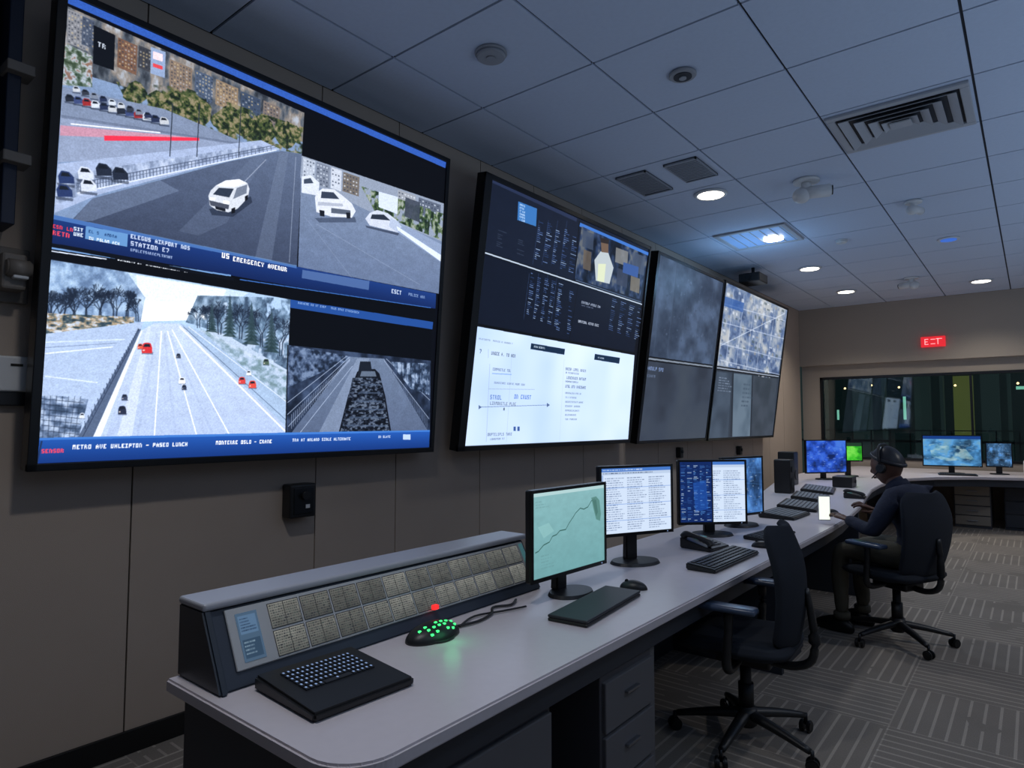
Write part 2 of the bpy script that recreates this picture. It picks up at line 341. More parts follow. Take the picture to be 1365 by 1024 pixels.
c.poly([(78,120),(215,148),(330,195),(300,203),(75,205)],(122,136,164),nz=.03)
def pcar(x,y,s,cc):
    c.poly([(x-s*.1,y+s*.55),(x+s*1.35,y+s*.75),(x+s*1.3,y+s*.95),(x,y+s*.8)],(40,48,66),.6)
    c.poly([(x,y),(x+s*.25,y-s*.42),(x+s*.85,y-s*.32),(x+s*1.25,y+s*.1),(x+s*1.3,y+s*.6),(x+s*.1,y+s*.6)],cc);c.poly([(x+s*.3,y-s*.3),(x+s*.8,y-s*.22),(x+s*1.02,y+s*.06),(x+s*.2,y+s*.02)],(24,30,42))
for i in range(12): pcar(82+i*11.5,134+i*2.6,10,[(36,42,56),(60,74,120),(150,46,50),(205,214,228),(40,50,80),(190,196,206)][i%6])
for i in range(9): pcar(92+i*12,122+i*4.2,8,[(190,196,206),(50,56,70),(120,130,150),(40,50,80),(205,214,228)][i%5])
c.poly([(77,160),(330,196),(300,205),(74,222)],(140,154,184),nz=.02);c.poly([(77,158),(330,194),(330,197),(77,162)],(96,108,134),.7)
c.poly([(76,172),(180,180),(258,186),(258,190),(76,186)],(224,132,150),.6);c.poly([(135,185),(262,186),(262,190),(135,192)],(232,50,76));c.line((90,170),(210,180),2.5,(236,240,252))
c.poly([(74,224),(345,188),(372,200),(300,216),(130,264),(70,290)],(162,178,212),nz=.03)
c.tex([(72,240),(340,195),(360,200),(300,211),(130,256),(69,280)],[(96,110,138),(150,166,196),(200,212,236)],10,2.,.65,2.2,3)
for i in range(60):
    t=(i/60)**1.2;x=100+t*264;y=263-t*62;c.line((x,y),(x-.6,y-14+8*t),1.6,(56,68,92),.8)
c.line((100,263),(366,201),2.4,(226,234,250),.9);c.line((100,250),(366,194),1.6,(70,82,108),.9);c.line((98,256),(366,197),1.3,(80,92,118),.8)
for x in (262,318,226): c.line((x,140),(x-3,212),2,(40,48,62))
for i,(x,y) in enumerate(((74,240),(100,234),(124,229),(72,258),(104,250),(146,234))): pcar(x,y,17,[(40,56,100),(205,214,232),(34,42,60)][i%3])
c.poly([(120,270),(300,218),(372,202),(401,206),(394,362),(90,303)],(92,106,134),col2=(58,68,92),nz=.025)
c.poly([(120,270),(210,244),(236,258),(120,300),(92,302)],(116,132,162),.5,.02)
c.poly([(335,210),(352,208),(300,300),(262,318),(236,312)],(104,118,146),.3);c.poly([(370,204),(382,204),(360,354),(338,348)],(114,128,154),.35)
c.line((352,214),(318,250),2,(190,200,220),.5);c.line((392,210),(384,352),2,(170,182,206),.5)
c.poly([(276,282),(332,264),(334,272),(308,292),(280,290)],(34,42,60),.7)
c.poly([(275,264),(278,257),(285,250),(298,243),(316,241),(327,246),(330,254),(328,266),(314,281),(302,286),(286,283),(277,277)],(206,212,224))
c.poly([(285,250),(298,243),(316,241),(326,246),(310,252),(292,251)],(232,236,244))
c.poly([(281,262),(289,253),(309,254),(303,266)],(44,54,72));c.poly([(313,253),(327,248),(326,260),(308,268)],(110,120,140));c.poly([(276,270),(303,276),(302,282),(278,277)],(70,76,92));c.poly([(277,266),(284,267),(284,270),(277,269)],(255,255,250));c.poly([(295,270),(303,271),(303,275),(295,274)],(255,255,250));c.poly([(284,278),(298,281),(298,285),(285,282)],(24,28,38))
c.poly([(306,281),(311,279),(311,286),(306,288)],(18,20,28));c.poly([(324,264),(328,262),(328,268),(324,271)],(18,20,28))
c.poly([(403,150),(594,222),(592,272),(400,208)],(8,10,16))
B=[(400,208),(592,270),(586,392),(396,358)];c.poly(B,(124,140,168),nz=.03,col2=(98,114,146))
c.poly([(400,208),(592,270),(591,322),(500,286),(398,238)],(140,152,174))
for (x,y,w,h,cc) in ((402,210,16,30,(176,186,204)),(420,216,18,30,(120,130,150)),(440,223,14,28,(196,204,220)),(456,229,22,26,(110,104,100)),(530,252,24,26,(150,156,168)),(558,262,30,26,(90,100,120))):
    c.poly([(x,y),(x+w,y+w*.33),(x+w-1,y+w*.33+h),(x-1,y+h)],cc)
    for i in range(int(w/4)):
        for j in range(int(h/5)): c.poly([(x+1+i*4,y+3+j*5+i*1.3),(x+3+i*4,y+3.5+j*5+i*1.3),(x+3+i*4,y+5.4+j*5+i*1.3),(x+1+i*4,y+5+j*5+i*1.3)],random.choice([(50,60,80),(210,220,235)]),.7)
c.tex([(480,248),(592,284),(590,320),(500,284)],[(26,40,32),(52,76,48),(92,112,76),(150,160,150)],11,1.3,.95,2.8,4,.34)
c.poly([(504,255),(530,262),(529,285),(504,276)],(206,218,240));c.poly([(540,262),(560,269),(559,296),(539,288)],(60,68,84),.9)
c.poly([(400,236),(412,234),(424,244),(423,262),(400,258)],(210,218,232));c.poly([(403,240),(412,238),(416,245),(403,246)],(60,72,92))
c.poly([(418,292),(472,290),(474,297),(424,298)],(50,60,82),.6)
c.poly([(418,264),(421,257),(428,252),(444,253),(456,262),(468,272),(473,282),(468,291),(440,290),(420,284)],(214,220,234));c.poly([(427,256),(443,257),(451,266),(426,265)],(50,60,80));c.poly([(440,278),(466,281),(466,287),(440,285)],(84,94,112));c.poly([(422,270),(455,272),(456,276),(422,275)],(170,178,196));c.poly([(424,281),(431,282),(431,290),(425,289)],(24,28,38));c.poly([(460,284),(466,284),(466,292),(461,292)],(24,28,38))
c.poly([(486,292),(492,284),(502,280),(516,284),(528,293),(535,302),(530,310),(492,301)],(200,208,226));c.poly([(495,286),(511,286),(520,294),(493,292)],(40,48,64));c.poly([(486,301),(532,311),(530,314),(488,304)],(44,52,72),.7)
c.poly([(520,290),(590,326),(589,350),(560,330),(518,302)],(156,174,208),.55);c.poly([(528,301),(589,340),(589,349),(530,307)],(216,228,250))
c.line((420,300),(560,380),1.6,(150,165,192),.5);c.line((404,290),(470,374),1.6,(150,165,192),.35)
Cq=[(60,352),(386,400),(381,582),(54,592)];c.poly(Cq,(182,200,226),nz=.01)
c.poly([(60,352),(386,400),(384,455),(300,445),(58,445)],(170,198,232),nz=.02)
c.poly([(180,372),(300,390),(285,430),(185,434)],(246,250,255));c.poly([(150,366),(330,394),(300,412),(170,404)],(214,230,250),.6)
c.tex([(60,352),(168,368),(192,402),(186,436),(58,448)],[(76,100,138),(120,148,186),(170,196,226)],14,1.4,.8,2.2,4)
c.tex([(262,398),(386,400),(385,498),(300,450),(246,434)],[(46,64,88),(88,114,142),(146,172,202)],14,1.4,.88,2.3,4,.3)
for x,y,h in ((64,446,17),(80,442,16),(96,440,17),(112,436,18),(131,436,15),(150,436,17),(166,434,14),(180,434,10),(262,442,10),(275,446,12),(290,450,14),(318,456,16),(346,466,16),(372,478,17)):
    for k in range(2): c.tree(x+k*3,y,h,math.pi/2+random.uniform(-.1,.1),6,3 if h>13 else 2,(26,36,54),.75)
for x,y,h in ((305,452,52),(334,462,54),(361,472,54),(281,446,36)):
    for k in range(11):
        t=k/11;ww=h*.2*(1-t)*random.uniform(.8,1.15)+1;yy=y-h*t;c.poly([(x-ww,yy),(x-ww*.3,yy-h*.09),(x,yy-h*.17),(x+ww*.3,yy-h*.09),(x+ww,yy+2)],(34+k*2,54+k*2,58+k*3),.8)
c.tex([(58,424),(178,428),(176,446),(58,460)],[(34,50,60),(84,96,96),(180,150,110),(200,210,226)],10,.5,.85,2.6,3)
c.poly([(58,452),(190,434),(186,448),(104,592),(54,592)],(172,192,226),nz=.02)
c.line((60,478),(150,468),2.4,(230,238,252),.9);c.line((60,508),(130,516),2.4,(226,236,250),.7);c.line((60,463),(165,458),2.4,(204,220,244));c.line((60,470),(155,463),1.3,(100,116,146),.7)
c.tex([(55,532),(118,538),(105,592),(54,592)],[(40,58,84),(96,116,150),(176,194,222)],14,.8,.85,2.2,3)
for i in range(7): c.line((56,538+i*7),(112-i,543+i*7),1.3,(30,40,60),.7);c.line((60+i*8,534),(58+i*7,590),1.2,(40,52,74),.6)
c.poly([(204,436),(238,436),(381,570),(381,582),(142,588),(184,448)],(192,208,234),col2=(174,192,228),nz=.02)
c.poly([(238,436),(262,444),(384,505),(381,572)],(160,184,216),nz=.03)
c.poly([(196,440),(200,440),(176,588),(156,588)],(206,218,240),.8);c.poly([(183,444),(187,444),(124,590),(104,590)],(72,88,118),.9);c.poly([(187,446),(189,446),(134,590),(124,590)],(232,238,250));c.line((172,470),(110,590),1.6,(50,62,88))
for i in range(26):
    t=(i/26)**1.6;x=184-t*74;y=446+t*140;c.line((x,y),(x-1,y-3-8*t),1.5,(40,52,76),.8)
for a,b in (((214,446),(206,586)),((222,446),(262,584)),((228,444),(306,584))): c.line(a,b,2.6,(246,250,255),.9)
for a,b in (((208,450),(184,586)),((218,450),(234,586)),((225,450),(284,584))): c.line(a,b,5,(150,168,204),.25)
c.line((238,440),(380,578),4,(240,244,254),.9);c.line((243,440),(382,564),1.8,(90,108,140),.9);c.line((250,440),(383,540),2,(226,234,248),.8)
c.tex([(262,440),(384,500),(384,540),(300,474)],[(84,112,110),(140,164,180),(200,214,236)],12,.8,.6,2.2,3)
def car(x,y,s,col):
    c.poly([(x-s,y+s*.8),(x+s*1.2,y+s*.8),(x+s*1.1,y+s*1.25),(x-s,y+s*1.2)],(60,72,98),.6);c.poly([(x-s,y),(x-s*.75,y-s*.8),(x-s*.4,y-s),(x+s*.4,y-s),(x+s*.75,y-s*.8),(x+s,y),(x+s,y+s),(x-s,y+s)],col);c.poly([(x-s*.7,y-s*.2),(x-s*.45,y-s*.75),(x+s*.45,y-s*.75),(x+s*.7,y-s*.2)],(30,36,50));c.poly([(x-s*.8,y+s*.3),(x-s*.4,y+s*.3),(x-s*.4,y+s*.6),(x-s*.8,y+s*.6)],(255,240,230),.7)
car(195,469,7,(206,50,56));car(186,467,3.5,(214,90,70));car(237,479,3,(60,70,90));car(242,512,4.2,(238,242,250));car(245,521,3.2,(50,60,84));car(163,552,5.5,(40,48,70));car(166,535,4,(60,70,96));car(322,511,4.6,(210,66,66));car(336,516,5,(220,76,66));car(331,501,3.2,(226,232,244));car(354,486,4,(76,96,84));car(110,560,3.5,(214,224,238))
c.poly([(386,414),(577,440),(575,482),(384,463)],(6,8,14))
D_=[(384,463),(575,482),(574,577),(381,582)]
c.tex(D_,[(22,30,46),(40,52,76),(62,78,108)],30,1.1,1,2.,3)
c.tex([(384,463),(470,478),(462,484),(383,520)],[(26,36,54),(70,88,120),(120,140,174)],12,1,.9,2.2,3)
c.poly([(466,478),(512,480),(572,577),(388,581)],(104,120,148),nz=.03,col2=(84,98,126));c.poly([(476,480),(492,480),(470,578),(425,580)],(146,162,190),.5,.03)
for a,b in (((466,478),(383,556)),((466,482),(384,572)),((512,482),(573,560)),((470,490),(400,580)),((515,480),(574,535)),((462,477),(383,540))): c.line(a,b,1.8,(170,186,214),.8)
for i in range(40):
    t=(i/40)**1.3;x=466-t*80;y=480+t*78;c.line((x,y),(x,y+4+16*t),1.5,(160,176,206),.7);x=512+t*60;c.line((x,y),(x,y+3+14*t),1.5,(130,146,176),.7)
c.poly([(476,498),(482,494),(500,494),(506,500),(514,530),(522,577),(452,578),(464,530)],(16,20,30));c.poly([(480,484),(494,484),(498,512),(475,512)],(24,30,42));c.poly([(482,497),(500,497),(502,504),(480,504)],(110,126,150),.8)
c.tex([(470,506),(508,506),(520,577),(454,578)],[(10,14,22),(22,28,40),(56,68,92),(120,136,160)],9,.5,.75,2.8,3)
for i in range(6): c.poly([(482-i*4,514+i*11),(505+i*2,514+i*11),(506+i*2,516+i*11),(481-i*4,516+i*11)],(74,90,116),.7)
c.tex([(520,484),(573,486),(573,528),(548,520)],[(30,42,62),(84,104,136),(170,190,220)],12,1.2,.85,2.4,3)
for i in range(9): c.line((524+i*6,486),(524+i*6,500+i*3),1.6,(30,40,60),.7)
c.line((383,463),(381,583),3,(8,10,16))
c.a*=(1+(vnoise(c.Hh,c.W,3,1,1)-.5)*.16)[:,:,None]
c.soften(1)
# captions
c.poly([(66,292),(396,358),(582,392),(581,412),(386,384),(65,330)],(28,58,124),col2=(16,34,82))
c.poly([(66,292),(394,356),(394,360),(66,298)],(110,160,225),.5)
c.poly([(112,307),(168,317),(167,334),(111,324)],(110,160,212),.85);c.poly([(402,362),(492,376),(491,388),(401,373)],(84,112,164),.8)
c.text((68,305),11,7,(235,60,70),txt='ESN LN');c.text((68,313),14,5,(230,70,90),txt='RETN');c.text((96,308),11,3,(220,235,250),txt='SIT');c.text((96,315),11,3,(220,235,250),txt='UHE');c.text((116,312),9,11,(30,60,110));c.text((116,321),9,12,(235,244,252))
c.text((172,317),13,20,(200,215,240),txt='ELEGUS AIRPORT NOS');c.text((172,326),15,10,(190,205,235),txt='STATION E7');c.text((172,336),9,18,(150,170,210))
c.text((294,340),19,3,(255,255,255),txt='US');c.text((309,345),17,14,(250,252,255),txt='EMERGENCY AVENUR');c.text((522,386),19,5,(190,205,230),txt='ESCT');c.text((545,391),13,10,(120,145,190),txt='POLICE ARR')
c.poly([(65,330),(386,384),(581,412),(580,432),(386,402),(64,350)],(6,8,14))
c.line((65,337),(306,371),3.5,(120,165,225),.9);c.line((318,376),(575,411),2.4,(60,110,190),.9);c.line((65,341),(140,351),2,(220,230,250))
c.text((155,349),8,34,(225,232,245));c.poly([(65,330),(310,374),(310,378),(65,335)],(10,14,24))
c.poly([(386,402),(578,430),(577,440),(386,413)],(34,74,146));c.text((392,404),9,44,(150,180,225),.8)
c.poly([(54,590),(381,580),(574,575),(573,598),(51,624)],(36,88,176),col2=(20,52,120));c.poly([(54,590),(381,580),(574,575),(574,577),(381,583),(54,593)],(80,140,220),.6)
c.text((57,605),12,6,(240,70,90),txt='SENSOR');c.text((98,599),13,26,(240,245,252),txt='METRO AVE UHLEIPTON - PASEO LUNCH');c.text((288,592),13,20,(240,245,252),txt='MONTERRE OSLO - CRANE');c.text((390,588),12,22,(220,232,250),txt='TRA AT ARLAND SINLE ALTERNATE');c.text((505,583),11,8,(200,215,240),txt='ON SLATE');c.poly([(538,581),(548,581),(548,588),(538,588)],(220,235,255),.8)
c.line((57,594),(51,624),3,(30,50,90))
videowall('video_wall_screen',.77,2.93,1.26,3.15,-3.02,-2.885,(.035,.03,.03,.03),c)
# ---- screen 2
c=Canvas(860,700,((655,238),(859,326),(835,587),(622,598)),(10,12,20),ts=.62)
c.poly([(655,238),(859,326),(850,400),(640,335)],(20,27,44),nz=.03);c.poly([(640,335),(850,400),(841,470),(629,434)],(15,21,36),nz=.03)
c.poly([(655,238),(765,286),(764,291),(655,242)],(36,46,74));c.poly([(769,292),(859,330),(858,335),(768,297)],(60,110,190))
c.poly([(689,266),(713,275),(712,299),(688,291)],(54,110,176))
for i in range(6): c.text((691,269+i*4),8,6,(200,220,245))
def columns(x0,y0,x1,y1,n,dx,cols,dens=.8):
    for i in range(n):
        t=i/max(n-1,1);xt=x0+(x1-x0)*t
        for k in range(int((y1-y0)/2.6)):
            if random.random()<dens:
                y=y0+k*2.6+(xt-x0)*.36;x=xt-dx*k*2.6/(y1-y0);l=random.uniform(2,(x1-x0)/n*.85);c.line((x,y),(x+l,y+l*.36),1.8,random.choice(cols),.85)
BL=[(110,140,196),(70,96,150),(160,186,226),(44,66,110)]
columns(716,290,760,346,5,6,BL,.85);columns(706,362,742,424,5,6,BL,.85);columns(742,380,756,440,2,3,BL,.6);columns(812,394,846,440,4,5,BL,.8);columns(664,300,690,330,2,3,[(50,60,80)],.4)
for x in (712,724,736,748): c.line((x+4,290),(x-4,350),1.2,(70,96,150),.6);c.line((x-8,362),(x-15,425),1.2,(70,96,150),.6)
c.tex([(771,297),(858,334),(848,394),(762,368)],[(12,18,30),(24,36,58),(44,60,92),(90,96,104)],30,1.2,1,2.2,3)
for (x,y,w,h,cc) in ((773,302,14,22,(60,72,94)),(774,328,10,26,(96,84,72)),(816,324,16,20,(130,130,128)),(838,330,16,26,(70,80,100)),(818,352,14,22,(52,60,80)),(836,362,12,20,(120,112,96))): c.poly([(x,y),(x+w,y+w*.35),(x+w-1,y+w*.35+h),(x-1,y+h)],cc,.8)
c.poly([(788,342),(796,330),(806,332),(813,352),(808,374),(790,370)],(176,186,192));c.poly([(793,347),(803,347),(801,372),(792,370)],(206,214,184));c.poly([(796,314),(806,317),(806,332),(797,331)],(104,84,70));c.poly([(795,311),(807,314),(806,320),(796,318)],(40,34,34));c.poly([(826,344),(846,350),(845,365),(825,358)],(50,80,140))
c.line((768,290),(762,372),4,(8,9,14));c.line((768,372),(756,455),3,(8,10,16));c.line((640,334),(851,401),9,(8,10,14));c.line((640,334),(851,401),4,(180,194,214));c.line((764,370),(850,398),2,(90,110,140))
c.text((772,398),12,15,(170,182,205),txt='CRNTOSLP ATEOLE CHA');c.text((768,424),13,15,(190,200,220),txt='SMRTCONL HITRO ESEC');c.text((772,403),7,20,(110,120,145))
c.soften(1)
c.poly([(629,434),(842,471),(835,587),(622,598)],(206,226,250),col2=(178,204,240));c.tex([(629,434),(842,471),(835,587),(622,598)],[(168,194,232),(196,216,244),(216,230,250)],160,1,.6,1.5,2);c.line((629,432),(842,469),8,(8,10,14))
c.poly([(707,457),(751,464),(750,472),(706,465)],(20,40,66));c.text((711,460),9,12,(200,220,240));c.poly([(790,470),(823,475),(822,483),(789,478)],(20,40,66));c.text((794,474),8,10,(180,200,224))
c.text((640,451),7,40,(120,136,160));c.text((641,466),18,1,(60,80,120),txt='7');c.text((656,469),14,20,(90,104,130),txt='UNGCE A. TO HER');c.line((652,466),(652,478),1.5,(150,168,196))
c.text((658,491),12,10,(100,116,150),txt='COMPRETLE TOL');c.line((657,499),(682,500),2.6,(120,154,214),.8)
c.line((654,486),(650,592),1.4,(150,168,196));c.line((682,476),(676,592),1.4,(160,178,206),.7);c.line((640,545),(728,541),1.4,(90,110,150));c.line((652,520),(712,520),1.4,(150,168,196));c.poly([(640,542),(644,545),(640,548)],(80,100,140));c.poly([(728,538),(732,541),(728,544)],(80,100,140))
c.text((660,510),9,30,(110,126,160));c.text((655,528),20,9,(100,130,190),txt='STROL');c.text((686,527),20,7,(90,126,200),txt='ON CRUST');c.text((655,537),15,12,(110,124,150),txt='LINMORETLE PLNC');c.text((672,545),14,2,(30,36,50),txt='A');c.text((652,580),14,14,(110,126,160),txt='ORPTELSPLS TARO');c.text((655,587),9,14,(110,126,160))
for i in range(5): c.text((752,489+i*6),14 if i%2==0 else 9,17,(90,106,140))
for i in range(7): c.text((752,523+i*6),9,random.randint(14,30),(110,126,156))
c.line((750,478),(745,590),1.4,(170,186,210),.7)
for x in (685,690): c.poly([(x,571),(x+3,571),(x+3,577),(x,577)],(60,90,150))
videowall('video_wall_screen',3.15,5.52,1.255,3.11,-3.02,-2.77,(.07,.03,.035,.035),c)
# ---- screen 3
c=Canvas(300,420,((880,340),(955,372),(940,582),(856,585)),(56,66,82),ts=.7)
c.tex([(880,340),(955,372),(946,480),(864,470)],[(40,50,68),(54,66,86),(72,88,114)],44,1,1,2.,4);c.tex([(864,474),(946,484),(940,582),(856,585)],[(42,48,60),(52,60,74),(58,66,78)],80,1,1,1.6,3)
c.scatter([(890,360),(952,385),(946,460),(880,440)],70,(2,8),[(86,102,128),(100,116,142),(38,46,62)],.45,.8)
for i in range(5): c.line((884+i*15,345+i*6),(874+i*16,466+i*3),1.2,(86,102,128),.4)
c.line((864,471),(946,482),11,(8,10,14));c.line((864,471),(946,482),4,(120,130,144));c.line((900,346),(893,470),1.5,(44,52,66),.6)
c.text((864,481),12,11,(110,130,170));c.text((864,492),9,8,(90,104,130))
videowall('video_wall_screen',5.65,7.36,1.24,3.1,-3.02,-2.76,(.05,.02,.03,.03),c)
# ---- screen 4
c=Canvas(420,420,((966,375),(1049,408),(1030,580),(938,581)),(44,52,64),ts=.7)
c.tex([(966,375),(1049,408),(1038,495),(950,483)],[(60,78,112),(92,112,148),(136,148,166),(172,176,180)],40,.9,1,2.4,5)
for i in range(17):
    for j in range(15):
        x=963+i*4.9-j*.9;y=379+i*1.75+j*6.6;ww=random.uniform(1.5,4);hh=random.uniform(1.5,5)
        if random.random()<.6: c.poly([(x,y),(x+ww,y+ww*.35),(x+ww-.3,y+ww*.35+hh),(x-.3,y+hh)],random.choice([(64,80,112),(186,194,208),(90,106,136),(140,138,134),(110,124,150),(206,212,222),(70,84,90)]),.65)
for i in range(6): c.line((962+i*14,378+i*5.4),(950+i*14,478+i*3),2.6,(200,210,228),.6)
for y in (400,424,452,474): c.line((956,y),(1046,y+22),2.4,(200,210,228),.6)
c.line((958,455),(1046,412),3,(206,216,232),.6)
c.poly([(964,392),(990,400),(988,412),(962,404)],(40,80,150),.7);c.line((950,484),(1038,497),11,(8,10,14));c.line((950,484),(1038,497),4,(140,150,166))
c.tex([(949,489),(972,492),(966,581),(938,581)],[(50,60,74),(64,76,92)],40,1,1,2,2);c.tex([(975,492),(1000,495),(997,580),(972,580)],[(74,90,106),(92,108,124)],40,1,1,2,2);c.tex([(1002,496),(1036,500),(1030,580),(1000,580)],[(46,54,64),(58,66,78)],40,1,1,2,2)
c.line((974,490),(970,580),3,(20,24,30));c.line((1001,493),(998,580),3,(24,28,34));c.para(.05,.6,.25,.7,6,(120,134,156));c.para(.4,.62,.6,.8,6,(60,74,90))
c.soften(2)
videowall('video_wall_screen',7.40,9.88,1.23,3.12,-3.02,-2.76,(.03,.03,.03,.03),c)
# ================================================================ wall fittings
g=G('wall_junction_box',(XW,2.02,1.03));box(g,'body',BLACK,(0,.085),(-.08,.08),(-.09,.09),.012,3);box(g,'lid',DMET,(.08,.09),(-.06,.06),(-.07,.07),.004);cyl(g,'knob',BLACK,(.1,.0,.03),.022,.03,'x');box(g,'label',WHITE,(.09,.092),(.01,.035),(-.04,-.02),0)
g=G('thermostat',(XW,.74,1.64));box(g,'body',WHITE,(0,.04),(-.09,.06),(-.07,.07),.008,3);box(g,'base_plate',BLACK,(0,.03),(-.06,.055),(-.125,-.065),.004);box(g,'lcd',GAP,(.04,.042),(-.01,.03),(.03,.04),0)
TAUPE=mat('taupe_plastic',(120,112,104),.5)
g=G('wall_speaker_bracket',(XW,.70,2.02));box(g,'plate',TAUPE,(0,.03),(-.1,.08),(-.1,.12),.006);box(g,'arm',TAUPE,(.02,.12),(-.03,.05),(-.06,.08),.01);cyl(g,'joint',TAUPE,(.13,.02,.02),.035,.08,'y',b=.006);box(g,'clip',WHITE,(.12,.15),(.0,.05),(-.02,.04),.004)
STEEL=mat('blue_black_steel',(34,42,60),.5,.3)
g=G('mounting_upright',(XW,.70,0));box(g,'post',STEEL,(0,.16),(-.05,-.005),(2.2,ZC),.004);box(g,'dark_navy_panel',STEEL,(0,.06),(-.6,-.06),(2.25,ZC),.004)  # plain dark navy box over the very dark upper wall
for z in (2.45,2.8,3.15): box(g,'clamp',TAUPE,(.1,.2),(-.06,.03),(z-.02,z+.02),.004)
for y,z in ((6.87,1.12),(8.76,1.08)):
    g=G('wall_sensor',(XW,y,z));box(g,'body',BLACK,(0,.06),(-.04,.04),(-.07,.05),.01);cyl(g,'lens',DMET,(.065,0,0),.018,.015,'x')
# ================================================================ ceiling fittings
def spotl(e,col,ang=130,bl=.8,rad=.1):
    l=bpy.data.lights.new('lamp','SPOT');l.energy=e;l.color=col;l.spot_size=math.radians(ang);l.spot_blend=bl;l.shadow_soft_size=rad
    return l
def downlight(x,y,e=55,col=(1,.93,.82),r=.125):
    g=G('ceiling_downlight',(x,y,ZC));cyl(g,'lens',LAMP,(0,0,-.012),r*.86,.012,seg=40)
    bm=bmesh.new();n=40;R=[(r,0),(r*1.12,-.006),(r*1.0,-.022),(r*.86,-.018),(r*.86,0)]
    vs=[[bm.verts.new((a*math.cos(2*math.pi*k/n),a*math.sin(2*math.pi*k/n),z)) for a,z in R] for k in range(n)]
    for k in range(n):
        for j in range(len(R)-1): bm.faces.new((vs[k][j],vs[(k+1)%n][j],vs[(k+1)%n][j+1],vs[k][j+1]))
    frombm('trim',bm,WHITE,g,True)
    o=bpy.data.objects.new('lamp',spotl(e,col));C.objects.link(o);o.parent=g;o.location=(0,0,-.04)
    return g
downlight(-2.08,5.28,50,(.95,.97,1.));downlight(-2.14,8.65,58,(1,.96,.9));downlight(-2.11,10.53,100,(1,.94,.84))
downlight(-.5,10.9,80,(1,.94,.84));downlight(1.6,8.6,85,(1,.95,.88));downlight(1.6,5.0,90,(1,.95,.88));downlight(-1.35,.9,66,(.96,.97,1.));downlight(1.0,1.9,42,(.8,.9,1))  # downlights right of the view are unseen, added to brighten the room
def frame_vent(name,x0,x1,y0,y1):
    cx,cy=(x0+x1)/2,(y0+y1)/2;g=G(name,(cx,cy,ZC));a,b=(x1-x0)/2,(y1-y0)/2;t=.05
    boxes(g,'frame',[mat('vent_frame',(170,172,178),.5)],[((-a,a),(-b,-b+t),(-.02,.0)),((-a,a),(b-t,b),(-.02,.0)),((-a,-a+t),(-b+t,b-t),(-.02,.0)),((a-t,a),(-b+t,b-t),(-.02,.0))],.004)
    box(g,'back',VENTD,(-a+t,a-t),(-b+t,b-t),(-.004,-.001),0)
    return g,a-t,b-t
g,a,b=frame_vent('air_diffuser',-.98,-.22,4.41,5.07);vf=MATS['vent_frame']
def louvre(par,hx0,hy0,hx1,hy1,z0,z1):
    V=[(-hx0,-hy0,z0),(hx0,-hy0,z0),(hx0,hy0,z0),(-hx0,hy0,z0),(-hx1,-hy1,z1),(hx1,-hy1,z1),(hx1,hy1,z1),(-hx1,hy1,z1)]
    o=mk('louvre_ring',V,[(0,1,5,4),(1,2,6,5),(2,3,7,6),(3,0,4,7)],vf,par);m=o.modifiers.new('s','SOLIDIFY');m.thickness=.004
for s in (.96,.72,.50,.30): louvre(g,a*s,b*s,a*(s-.15),b*(s-.15),-.03,-.006)
box(g,'centre_plate',vf,(-.06,.06),(-.05,.05),(-.035,-.025),.003)
g,a,b=frame_vent('light_troffer',-2.55,-1.83,6.5,7.2)
BLP=mat('troffer_lens_blue',(120,150,190),.4,emit=(90,130,180),es=.6)
box(g,'lens',BLP,(-a,a),(-b,b),(-.012,-.005),0);boxes(g,'louvres',[vf],[((-a+.1*i,-a+.1*i+.008),(-b,b),(-.018,-.006)) for i in range(1,7)])
cyl(g,'lamp_lens',LAMP,(.12,.1,-.024),.1,.01)
o=bpy.data.objects.new('lamp',spotl(40,(.7,.86,1)));C.objects.link(o);o.parent=g;o.location=(.12,.1,-.06)
l=bpy.data.lights.new('glow','POINT');l.energy=9;l.color=(.3,.6,1);l.shadow_soft_size=.15;o=bpy.data.objects.new('glow',l);C.objects.link(o);o.parent=g;o.location=(-.1,.1,-.45)
for x0,x1,y0,y1 in ((-2.53,-2.27,4.45,4.95),(-2.12,-1.86,4.45,4.88)):
    g=G('return_air_grille',((x0+x1)/2,(y0+y1)/2,ZC));a=(x1-x0)/2;b=(y1-y0)/2;gm_=mat('grille_grey',(140,144,152),.5)
    box(g,'plate',VENTD,(-a,a),(-b,b),(-.008,0),.002);boxes(g,'slats',[gm_],[((-a+.01,a-.01),(-b+.02+i*.03,-b+.037+i*.03),(-.016,-.008)) for i in range(int(2*b/.03)-1)]);boxes(g,'rim',[gm_],[((-a,a),(-b,-b+.015),(-.018,-.008)),((-a,a),(b-.015,b),(-.018,-.008)),((-a,-a+.012),(-b,b),(-.018,-.008)),((a-.012,a),(-b,b),(-.018,-.008))])
def smoke(x,y,r=.075,m=WHITE):
    g=G('smoke_detector',(x,y,ZC));cyl(g,'base',m,(0,0,-.008),r,.016,b=.004);cyl(g,'head',m,(0,0,-.024),r*.86,.018,r2=r*.94,b=.003);cyl(g,'sensor',m,(0,0,-.036),r*.3,.006)
GREYP=mat('grey_plastic',(150,152,158),.5)
smoke(-2.16,2.50,.085,GREYP);smoke(-1.54,7.53,.06)
g=G('ceiling_speaker',(-1.46,3.33,ZC));cyl(g,'ring',GREYP,(0,0,-.01),.075,.02,b=.005);cyl(g,'cone',VENTD,(0,0,-.022),.05,.006);cyl(g,'centre',GREYP,(0,0,-.028),.02,.01)
